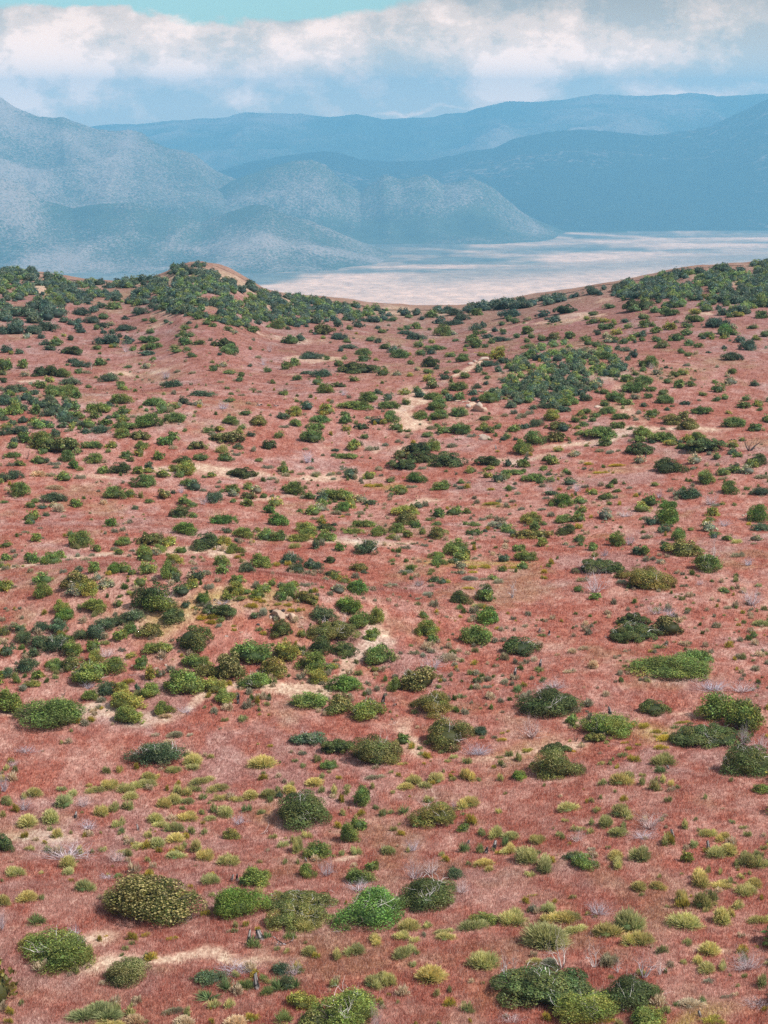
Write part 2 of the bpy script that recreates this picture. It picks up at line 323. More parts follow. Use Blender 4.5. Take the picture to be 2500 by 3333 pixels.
mountain('dark_mountain', [(200, 740), (500, 640), (700, 560), (814, 527), (940, 505), (1055, 494), (1093, 495), (1175, 520), (1260, 528), (1400, 523), (1529, 494), (1604, 482), (1672, 453), (1777, 430), (1890, 421), (2003, 430), (2117, 444), (2305, 420), (2418, 365), (2500, 325), (2700, 300), (3300, 290)],
         8650, 11000, mountain_mat('dark_mountain_scrub', .02, (.022, .033, .022), sc=.02), 131, .10, 1200, 2000, expo=.9)  # cloud shadow over this mountain is painted as a near-black scrub colour
mountain('left_mountain', [(-700, 260), (-250, 300), (0, 350), (45, 373), (150, 388), (207, 386), (264, 411), (324, 433), (392, 444), (467, 446), (542, 484), (625, 499), (693, 552), (800, 600), (950, 652), (1060, 690), (1250, 725), (1400, 740)],
         6700, 9000, mountain_mat('left_mountain_scrub', .42), 163, .34, 760, 1500, expo=1.7)
mountain('middle_hills', [(560, 720), (640, 660), (750, 590), (880, 545), (950, 532), (1010, 527), (1060, 545), (1110, 590), (1170, 630), (1250, 572), (1310, 590), (1386, 575), (1446, 608), (1500, 594), (1544, 588), (1604, 604), (1690, 655), (1830, 705), (2050, 735)],
         7600, 8600, mountain_mat('middle_hill_scrub', .24), 191, .28, 420, 900, expo=1.9)
mountain('foot_hills', [(-700, 520), (-200, 560), (0, 588), (60, 603), (140, 655), (230, 678), (320, 662), (430, 660), (560, 700), (650, 727), (740, 690), (815, 668), (867, 668), (930, 700), (1060, 715), (1250, 735), (1450, 750)],
         6100, 7200, mountain_mat('foot_hill_scrub', .45), 223, .34, 380, 700, expo=2.3)
# ------------------------------------------------------------------ plant materials
def plant_mat(name, source, trans=.3, rough=.6, amp=.5):
    """source 'object' takes the plant's own colour, 'tint' only the mesh colour"""
    m, t, b = material(name, rough)
    vc = N(t, 'ShaderNodeVertexColor', layer_name='tint'); col = vc.outputs[0]
    if source == 'object':
        oi = N(t, 'ShaderNodeObjectInfo')
        col = mixc(t, 1.0, oi.outputs['Color'], vc.outputs[0], 'MULTIPLY')
        # colours above 1 in the tint are allowed: yellow tips of a green plant
    t.links.new(col, b.inputs['Base Color'])
    if trans:
        tr = N(t, 'ShaderNodeBsdfTranslucent', ins={0: col})
        mx = N(t, 'ShaderNodeMixShader', ins={0: trans, 1: b.outputs[0], 2: tr.outputs[0]})
        t.links.new(mx.outputs[0], t.nodes['Material Output'].inputs[0])
    return m
LEAF = plant_mat('leaves', 'object'); BLADE = plant_mat('fine_stems', 'object', .35, .8)
TWIG = plant_mat('bare_wood', 'object', 0, .85); MASS = plant_mat('scrub_leaves', 'tint'); GRASSM = plant_mat('dry_grass', 'tint', .3, .9)
# ------------------------------------------------------------------ plant meshes, unit wide and unit high
def unit(v): return v / np.maximum(np.linalg.norm(v, axis=-1, keepdims=True), 1e-9)
def quads_of(c, t, s, wid):
    n = len(c); V = np.stack([c - t, c + s * wid, c + t, c - s * wid], 1).reshape(-1, 3)
    return V, np.arange(4 * n).reshape(n, 4)
def ico(sub):
    import bmesh
    bm = bmesh.new(); bmesh.ops.create_icosphere(bm, subdivisions=sub, radius=1)
    V = np.array([v.co[:] for v in bm.verts]); F = np.array([[v.index for v in f.verts] for f in bm.faces]); bm.free()
    return V, F
def leafy(seed, n, size, style='leaf', lumps=22, fleck=0.0, dims=(1.0, .82, .62)):
    """crown of leaf faces on many overlapping clumps, made in true proportion then scaled to the unit box"""
    r = np.random.default_rng(seed); A, Bd, Hh = dims
    lumps = int(lumps * (1.0 if Hh > .5 else 1.35))
    a = r.uniform(0, 2 * np.pi, lumps); el = np.arcsin(r.uniform(0, 1, lumps) ** .9 * .98)
    lr = Hh * r.uniform(.13, .36, lumps) * (1 - .25 * np.sin(el))
    k1, k2, p1, p2 = r.uniform(.10, .26), r.uniform(.06, .16), r.uniform(0, 6.28), r.uniform(0, 6.28)
    sh = (1 - .14 + k1 * np.cos(a - p1) + k2 * np.cos(3 * a - p2)) * r.uniform(.70, 1.16, lumps)
    ex = lambda R: np.maximum(R - lr * .8, R * .3)
    lc = np.stack([np.cos(a) * np.cos(el) * ex(A / 2) * sh, np.sin(a) * np.cos(el) * ex(Bd / 2) * sh, np.sin(el) * ex(Hh) * r.uniform(.82, 1.1, lumps) + .03], -1)
    # a few clumps inside, so the crown has no hollow
    m = lumps // 3; ic = lc[r.choice(lumps, m)] * .45 + [0, 0, .08]; lc = np.concatenate([lc, ic]); lr = np.concatenate([lr, np.full(m, Hh * .3)]); L = len(lc)
    hue = r.uniform(.85, 1.25, L); lt = r.uniform(.55, 1.45, L)
    k = r.choice(L, n, p=lr ** 2 / np.sum(lr ** 2)); d = unit(r.normal(size=(n, 3)))
    out = unit(lc * [1 / A, 1 / Bd, .8 / Hh] + [0, 0, .12]); flip = np.sum(d * out[k], -1) < -.1; d[flip] *= -1
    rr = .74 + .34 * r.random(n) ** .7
    c = lc[k] + d * (lr[k] * rr)[:, None]
    if style == 'spray': c += (out[k] * .5 + [0, 0, .45]) * (r.random(n)[:, None] ** 6) * .13
    low = c[:, 2] < .015; c[low, 2] = r.uniform(.0, .1, low.sum())
    nrm = unit(d + r.normal(size=(n, 3)) * .36); t = unit(np.cross(nrm, r.normal(size=(n, 3))))
    if style == 'spray': t = unit(t * .8 + d * .5 + [0, 0, .45])
    s = unit(np.cross(nrm, t)); Ls = size * r.uniform(.6, 1.35, n)[:, None]
    V, F = quads_of(c, t * Ls * .5, s, Ls * (.33 if style == 'leaf' else .25))
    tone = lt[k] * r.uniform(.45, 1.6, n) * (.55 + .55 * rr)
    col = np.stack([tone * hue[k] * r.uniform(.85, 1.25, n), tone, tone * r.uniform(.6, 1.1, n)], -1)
    if fleck:
        hit = (r.random(n) < fleck * (.35 + 1.1 * c[:, 2] / Hh + .5 * (lt[k] - .8))) & (rr > .93)
        col[hit] = np.array([5.2, 4.2, 5.5]) * r.uniform(.5, 1.1, (hit.sum(), 1))
    col = np.repeat(col, 4, 0)
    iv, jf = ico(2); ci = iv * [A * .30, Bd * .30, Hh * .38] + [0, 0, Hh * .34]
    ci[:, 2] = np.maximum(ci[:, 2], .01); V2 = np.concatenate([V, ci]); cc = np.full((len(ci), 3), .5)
    V2[:, 0] -= (np.percentile(V2[:, 0], 1) + np.percentile(V2[:, 0], 99)) / 2; V2[:, 1] -= (np.percentile(V2[:, 1], 1) + np.percentile(V2[:, 1], 99)) / 2
    V2[:, 0] *= .5 / np.percentile(np.abs(V2[:, 0]), 99); V2[:, 1] *= .5 / np.percentile(np.abs(V2[:, 1]), 99); V2[:, 2] /= np.percentile(V2[:, 2], 99.3)
    return V2, [F, jf + len(V)], np.concatenate([col, cc])
def tufty(seed, n, wid=.012, kind='feather'):
    """mound of fine stems: roots spread over a disc, stems lean outwards, tips make a dome"""
    r = np.random.default_rng(seed)
    m = 5; cx = r.normal(0, .15, (m, 2)); hh = r.uniform(.7, 1.0, m); tn_ = r.uniform(.8, 1.2, m)
    k = r.integers(0, m, n)
    a = r.uniform(0, 2 * np.pi, n); el = np.arcsin(r.uniform(.02, 1, n)) ; R = r.uniform(.78, 1.04, n)
    dirs = np.stack([np.cos(a) * np.cos(el), np.sin(a) * np.cos(el), np.sin(el)], -1)
    sz = .33 if kind == 'feather' else .36
    tip = np.concatenate([cx[k], np.zeros((n, 1))], 1) + dirs * R[:, None] * np.stack([np.full(n, sz), np.full(n, sz), hh[k] * .95], -1)
    f0 = r.uniform(.15, .72, n)[:, None]; root = np.concatenate([cx[k] * .8, np.zeros((n, 1))], 1)
    base = root + (tip - root) * f0
    tip = tip + r.normal(0, .03, (n, 3)); tip[:, 2] = np.maximum(tip[:, 2], .02)
    s = unit(np.cross(tip - base, r.normal(size=(n, 3)))) * wid
    V = np.stack([base - s, base + s, tip + s * .35, tip - s * .35], 1).reshape(-1, 3); F = np.arange(4 * n).reshape(n, 4)
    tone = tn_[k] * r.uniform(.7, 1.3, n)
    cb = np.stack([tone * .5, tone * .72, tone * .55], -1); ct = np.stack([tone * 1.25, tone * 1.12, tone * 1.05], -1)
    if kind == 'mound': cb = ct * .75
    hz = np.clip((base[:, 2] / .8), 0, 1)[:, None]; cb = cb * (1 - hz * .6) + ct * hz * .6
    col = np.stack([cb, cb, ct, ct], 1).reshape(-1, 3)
    iv, jf = ico(1); ci = iv * [.20, .20, .26] + [0, 0, .16]; ci[:, 2] = np.maximum(ci[:, 2], .0)
    cc = np.broadcast_to(np.array([.34, .46, .34]) if kind == 'feather' else np.array([.7, .7, .7]), ci.shape)
    V2 = np.concatenate([V, ci])
    V2[:, :2] *= .5 / np.percentile(np.linalg.norm(V2[:, :2], axis=1), 99); V2[:, 2] /= np.percentile(V2[:, 2], 98)
    return V2, [F, jf + len(V)], np.concatenate([col, cc])
def tubes(P, Q, ra, rb, sides=3):
    """straight tapered tubes from P to Q"""
    n = len(P); d = unit(Q - P); ref = np.where(np.abs(d[:, 2:3]) > .9, np.array([[1., 0, 0]]), np.array([[0, 0, 1.]]))
    a = unit(np.cross(d, ref)); b = np.cross(d, a); V = []
    for (pt, r_) in ((P, ra), (Q, rb)):
        for s in range(sides):
            th = 2 * np.pi * s / sides
            V.append(pt + (a * math.cos(th) + b * math.sin(th)) * r_[:, None])
    V = np.stack(V, 1).reshape(-1, 3); base = np.arange(n)[:, None] * 2 * sides
    F = np.concatenate([base + np.array([s, (s + 1) % sides, sides + (s + 1) % sides, sides + s]) for s in range(sides)])
    return V, F
def branching(seed, stems=7, depth=5, spread=.9, thick=.018, wob=.35, up=.25, kids=2.4, tone=(1, 1), shrink=.72, lean=None):
    r = np.random.default_rng(seed); P, Q, A, B, Cc = [], [], [], [], []
    def grow(p, d, L, rad, k):
        segs = 3 if k < 2 else 2
        for s in range(segs):
            d = unit(d + r.normal(0, wob, 3) * .5 + np.array([0, 0, up * .3])); q = p + d * L / segs
            if q[2] < .01: q[2] = .01
            rb = rad * .8; P.append(p); Q.append(q); A.append(rad); B.append(rb); Cc.append(r.uniform(*tone) if tone[0] != tone[1] else 1.); p, rad = q, rb
        if k < depth:
            for _ in range(int(kids + r.random())):
                nd = unit(d + r.normal(0, .75 if k else .5, 3) * spread); grow(p, nd, L * shrink * r.uniform(.7, 1.1), rad * .68, k + 1)
    for s in range(stems):
        a = 2 * math.pi * (s + r.random() * .7) / stems; e = r.uniform(.25, 1.2) if lean is None else r.uniform(*lean)
        d = np.array([math.cos(a) * math.cos(e), math.sin(a) * math.cos(e), math.sin(e)])
        grow(np.array([math.cos(a) * .03, math.sin(a) * .03, 0.]), d, r.uniform(.2, .3), thick, 0)
    V, F = tubes(np.array(P), np.array(Q), np.array(A), np.array(B)); col = np.repeat(np.array(Cc), 6)[:, None] * np.ones((1, 3))
    V[:, :2] -= V[:, :2].mean(0) * .8
    V[:, :2] *= .5 / np.percentile(np.linalg.norm(V[:, :2], axis=1), 97); V[:, 2] /= np.percentile(V[:, 2], 99)
    return V, [F], col
def yucca_mesh(seed, heads=3, n=70):
    r = np.random.default_rng(seed); Vs, Fs, Cs = [], [], []; o = 0
    for h in range(heads):
        c = np.array([*r.normal(0, .18 if heads > 1 else 0, 2), .08]); R = r.uniform(.34, .5) if heads > 1 else .5
        a = r.uniform(0, 2 * np.pi, n); el = np.arcsin(r.uniform(.03, 1, n)); d = np.stack([np.cos(a) * np.cos(el), np.sin(a) * np.cos(el), np.sin(el) * 1.8], -1)
        L = R * r.uniform(.75, 1.1, n)[:, None]; b0 = c + d * L * .08; mid = c + d * L * .6; tip = c + d * L; tip[:, 2] -= .05 * L[:, 0] * np.cos(el); tip[:, 2] = np.maximum(tip[:, 2], .01)
        s = unit(np.cross(d, r.normal(size=(n, 3)))) * .016
        V = np.stack([b0 - s, b0 + s, mid + s, mid - s, tip], 1).reshape(-1, 3); k = np.arange(n)[:, None] * 5 + o
        Fs.append(k + [0, 1, 2, 3]); Fs.append(k + [3, 2, 4]); tone = r.uniform(.6, 1.3, n); old = (el < .35) & (r.random(n) < .6)
        c3 = np.stack([tone, tone, tone * .9], -1); c3[old] = c3[old] * [2.2, 1.6, 1.8]
        Cs.append(np.repeat(c3, 5, 0)); Vs.append(V); o += len(V)
    V = np.concatenate(Vs); V[:, :2] *= .5 / np.percentile(np.linalg.norm(V[:, :2], axis=1), 99); V[:, 2] /= V[:, 2].max()
    quad = np.concatenate([f for f in Fs if f.shape[1] == 4]); tri = np.concatenate([f for f in Fs if f.shape[1] == 3])
    return V, [quad, tri], np.concatenate(Cs)
def stump_mesh(seed):
    r = np.random.default_rng(seed); n = 9; rings = 9; V = []; C_ = []
    bend = r.uniform(-.5, .5, 2)
    for i in range(rings):
        z = i / (rings - 1); rad = (.5 - .27 * z) * (1 + .1 * r.normal()); off = bend * z * z
        for k in range(n):
            th = 2 * math.pi * k / n; rr = rad * (1 + .22 * math.sin(3 * th + seed + z * 2) + .1 * r.normal())
            zz = z * .86 + (r.uniform(0, .16) if i == rings - 1 else 0)
            V.append([off[0] + math.cos(th) * rr, off[1] + math.sin(th) * rr, zz]); ash = vnoise(np.array([th * 1.2 + seed]), np.array([z * 2.5]), seed)[0]
            C_.append([.05, .045, .045] if ash > .52 else [.62, .56, .54])
    V.append([bend[0], bend[1], .8]); C_.append([.04, .035, .03]); top = len(V) - 1
    F = [[i * n + k, i * n + (k + 1) % n, (i + 1) * n + (k + 1) % n, (i + 1) * n + k] for i in range(rings - 1) for k in range(n)]
    T = [[(rings - 1) * n + k, (rings - 1) * n + (k + 1) % n, top] for k in range(n)]
    return np.array(V), [np.array(F), np.array(T)], np.array(C_)
def rock_mesh(seed):
    r = np.random.default_rng(seed); V, F = ico(3); V = V.copy()
    for _ in range(9):
        d = unit(r.normal(size=3)); c = r.uniform(.45, .85); x = V @ d; V -= np.outer(np.maximum(x - c, 0), d)
    V *= (1 + .12 * (vnoise(V[:, 0] * 4 + seed, V[:, 1] * 4 + V[:, 2] * 3, seed) - .5))[:, None]
    V = V / np.abs(V).max(0) * [.5, .5, .62]; V[:, 2] += .38
    tone = .8 + .4 * vnoise(V[:, 0] * 5 + 3, V[:, 1] * 5 + V[:, 2] * 6, seed + 3)
    return V, [F], np.stack([tone, tone * .97, tone * .95], -1)
def log_mesh(seed, char):
    r = np.random.default_rng(seed); P, Q, A, B = [], [], [], []
    def run(p, d, L, rad, k):
        n = 6
        for s in range(n):
            d = unit(d + r.normal(0, .28, 3) * [1, 1, .7]); q = p + d * L / n; q[2] = max(q[2], rad * .8); P.append(p); Q.append(q); A.append(rad); B.append(rad * .86); rad *= .86
            if k < 2 and r.random() < .38: run(q, unit(d + r.normal(0, .9, 3) + [0, 0, .5]), L * .5, rad * .6, k + 1)
            p = q
    run(np.array([-.5, 0, .1]), np.array([1., 0, .12]), 1.0, .055 if char else .032, 0)
    run(np.array([-.3, .05, .05]), unit(np.array([.5, .5, .35])), .6, .03, 1)
    V, F = tubes(np.array(P), np.array(Q), np.array(A), np.array(B), 5)
    n = len(P); w = r.random(n); c = np.where((w < .55)[:, None] if char else (w < .12)[:, None], np.array([[.07, .06, .06]]), np.array([[1., .92, .9]])); col = np.repeat(c, 10, 0)
    V[:, 0] -= V[:, 0].mean(); V[:, :2] *= .5 / np.abs(V[:, 0]).max(); V[:, 2] /= V[:, 2].max()
    return V, [F], col
_cache = {}
def lib(key, fn):
    if key not in _cache:
        V, F, c = fn(); _cache[key] = mesh_np(key, V, F, c)
    return _cache[key]
def variants(kind, k, lod, wide=False):
    """mesh of a plant kind, variant k, level of detail 0 fine .. 2 coarse"""
    if kind in 'dd do dw db dg dy dt'.split():
        style = 'leaf' if kind in ('dd', 'do', 'dw') else 'spray'
        n = (19000, 5200, 900)[lod]; size = (.0225, .041, .088)[lod]
        if style == 'spray': size *= 1.25
        if wide: n = int(n * 1.15); size *= .8
        if kind == 'dt': n = int(n * .7)
        fl = {'dw': .34, 'do': .05, 'dd': .012}.get(kind, 0)
        K = {'dd': 'plain', 'do': 'tipped', 'dw': 'flecked', 'dt': 'twiggy'}.get(kind, 'spray')
        k = k % (4 if lod == 0 else 5)
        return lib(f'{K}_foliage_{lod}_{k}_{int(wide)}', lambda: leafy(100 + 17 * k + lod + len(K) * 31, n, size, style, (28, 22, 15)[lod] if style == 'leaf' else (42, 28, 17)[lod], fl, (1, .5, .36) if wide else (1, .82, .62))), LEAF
    if kind in 'ff fg fy gg gs'.split():
        tp = 'feather' if kind[0] == 'f' else 'mound'; k = k % 5
        n = (4200, 1700, 520)[lod]; wd = (.010, .015, .024)[lod] * (1 if tp == 'feather' else 1.3)
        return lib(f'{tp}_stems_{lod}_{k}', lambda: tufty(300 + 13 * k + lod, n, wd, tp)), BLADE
    if kind in ('bb', 'bw', 'bk'):
        k = k % 4
        if kind == 'bb' and wide: return lib(f'fine_twigs_{k}', lambda: branching(430 + k, 60, 5, .7, .012, .25, .3, 1.6, (.75, 1.25), .8)), TWIG
        if kind == 'bb': return lib(f'bare_twigs_{k}', lambda: branching(400 + k, 26, 5, .8, .021, .3, .3, 2.0, (.75, 1.25), .78)), TWIG
        if kind == 'bw': return lib(f'dead_limbs_{k}', lambda: branching(440 + k, 7, 6, .75, .021, .45, .35, 1.9, (.8, 1.2), .78, (.8, 1.4))), TWIG
        return lib(f'burnt_limbs_{k}', lambda: branching(470 + k, 4, 4, .8, .034, .5, .4, 1.7, (.7, 1.2), .75, (.5, 1.2))), TWIG
    if kind == 'yu': k = k % 4; return lib(f'yucca_leaves_{k}', lambda: yucca_mesh(500 + k, (1, 3, 4, 2)[k], 90)), LEAF
    if kind == 'st': k = k % 4; return lib(f'stump_{k}', lambda: stump_mesh(600 + k)), MASS
    if kind in ('rk', 'rd'): k = k % 6; return lib(f'rock_{k}', lambda: rock_mesh(700 + k)), TWIG
    if kind in ('lg', 'lk'): k = k % 4; return lib(f'fallen_{kind}_{k}', lambda: log_mesh(800 + k, kind == 'lk')), TWIG
COL = {'dd': (.100, .135, .050), 'dg': (.205, .285, .090), 'db': (.155, .265, .070), 'do': (.180, .190, .062), 'dw': (.12, .130, .042), 'dt': (.130, .190, .112), 'dy': (.29, .33, .10),
       'ff': (.60, .57, .27), 'fg': (.42, .44, .21), 'fy': (.55, .46, .10), 'gg': (.36, .38, .28), 'gs': (.60, .54, .40), 'bb': (.60, .50, .53), 'bw': (.70, .63, .63), 'bk': (.10, .08, .08),
       'yu': (.26, .34, .14), 'st': (1, 1, 1), 'rk': (.52, .41, .34), 'rd': (.06, .05, .05), 'lg': (.62, .55, .53), 'lk': (.50, .46, .45)}
NAME = {}
for k in 'dd do dw'.split(): NAME[k] = ('broadleaf_shrub', 'shrub', 'broadleaf shrubs scattered over the red slope')
for k in 'dg db dy'.split(): NAME[k] = ('evergreen_bush', 'bush', 'evergreen bushes scattered over the red slope')
NAME['dt'] = ('twiggy_bush', 'bush', 'dull twiggy bushes of the upper slope and left thicket')
for k in 'ff fg fy'.split(): NAME[k] = ('feathery_shrub', 'low shrub', 'feathery yellow-green low shrubs in the grass')
for k in 'gg gs'.split(): NAME[k] = ('mound_shrub', 'low shrub', 'small grey mounds among the grass')
for k in 'bb bw': pass
NAME['bb'] = ('bare_shrub', 'bare shrub', 'leafless grey shrubs'); NAME['bw'] = ('dead_shrub', 'dead shrub', 'white leafless skeleton shrubs'); NAME['bk'] = ('burnt_shrub', 'dead shrub', 'blackened leafless shrubs')
NAME['yu'] = ('yucca', 'yucca', 'yucca clumps in the grass'); NAME['st'] = ('burnt_stump', 'stump', 'burnt stumps in the grass')
NAME['rk'] = ('boulder', 'rock', 'stones lying on the slope'); NAME['rd'] = NAME['rk']
NAME['lg'] = ('fallen_branch', 'branch', 'fallen branches in the grass'); NAME['lk'] = ('charred_log', 'log', 'charred logs in the grass')
LOOK = {'dd': 'dark green', 'dg': 'mid-green', 'db': 'bright green', 'do': 'olive', 'dw': 'yellow-flecked', 'dt': 'dull blue-green', 'dy': 'yellowish-green', 'ff': 'yellow-green feathery', 'fg': 'green feathery', 'fy': 'golden tufted',
        'gg': 'grey-green', 'gs': 'pale straw-coloured', 'bb': 'bare lilac-grey', 'bw': 'bleached leafless', 'bk': 'blackened leafless', 'yu': 'spiky green', 'st': 'charred', 'rk': 'pale', 'rd': 'blackened', 'lg': 'bleached', 'lk': 'charred'}
WORD = {'broadleaf_shrub': 'leafy shrub', 'evergreen_bush': 'bush', 'twiggy_bush': 'twiggy bush', 'feathery_shrub': 'low shrub', 'mound_shrub': 'mound', 'bare_shrub': 'shrub', 'dead_shrub': 'shrub', 'burnt_shrub': 'shrub',
        'yucca': 'yucca', 'burnt_stump': 'stump', 'boulder': 'stone', 'fallen_branch': 'fallen branch', 'charred_log': 'log'}
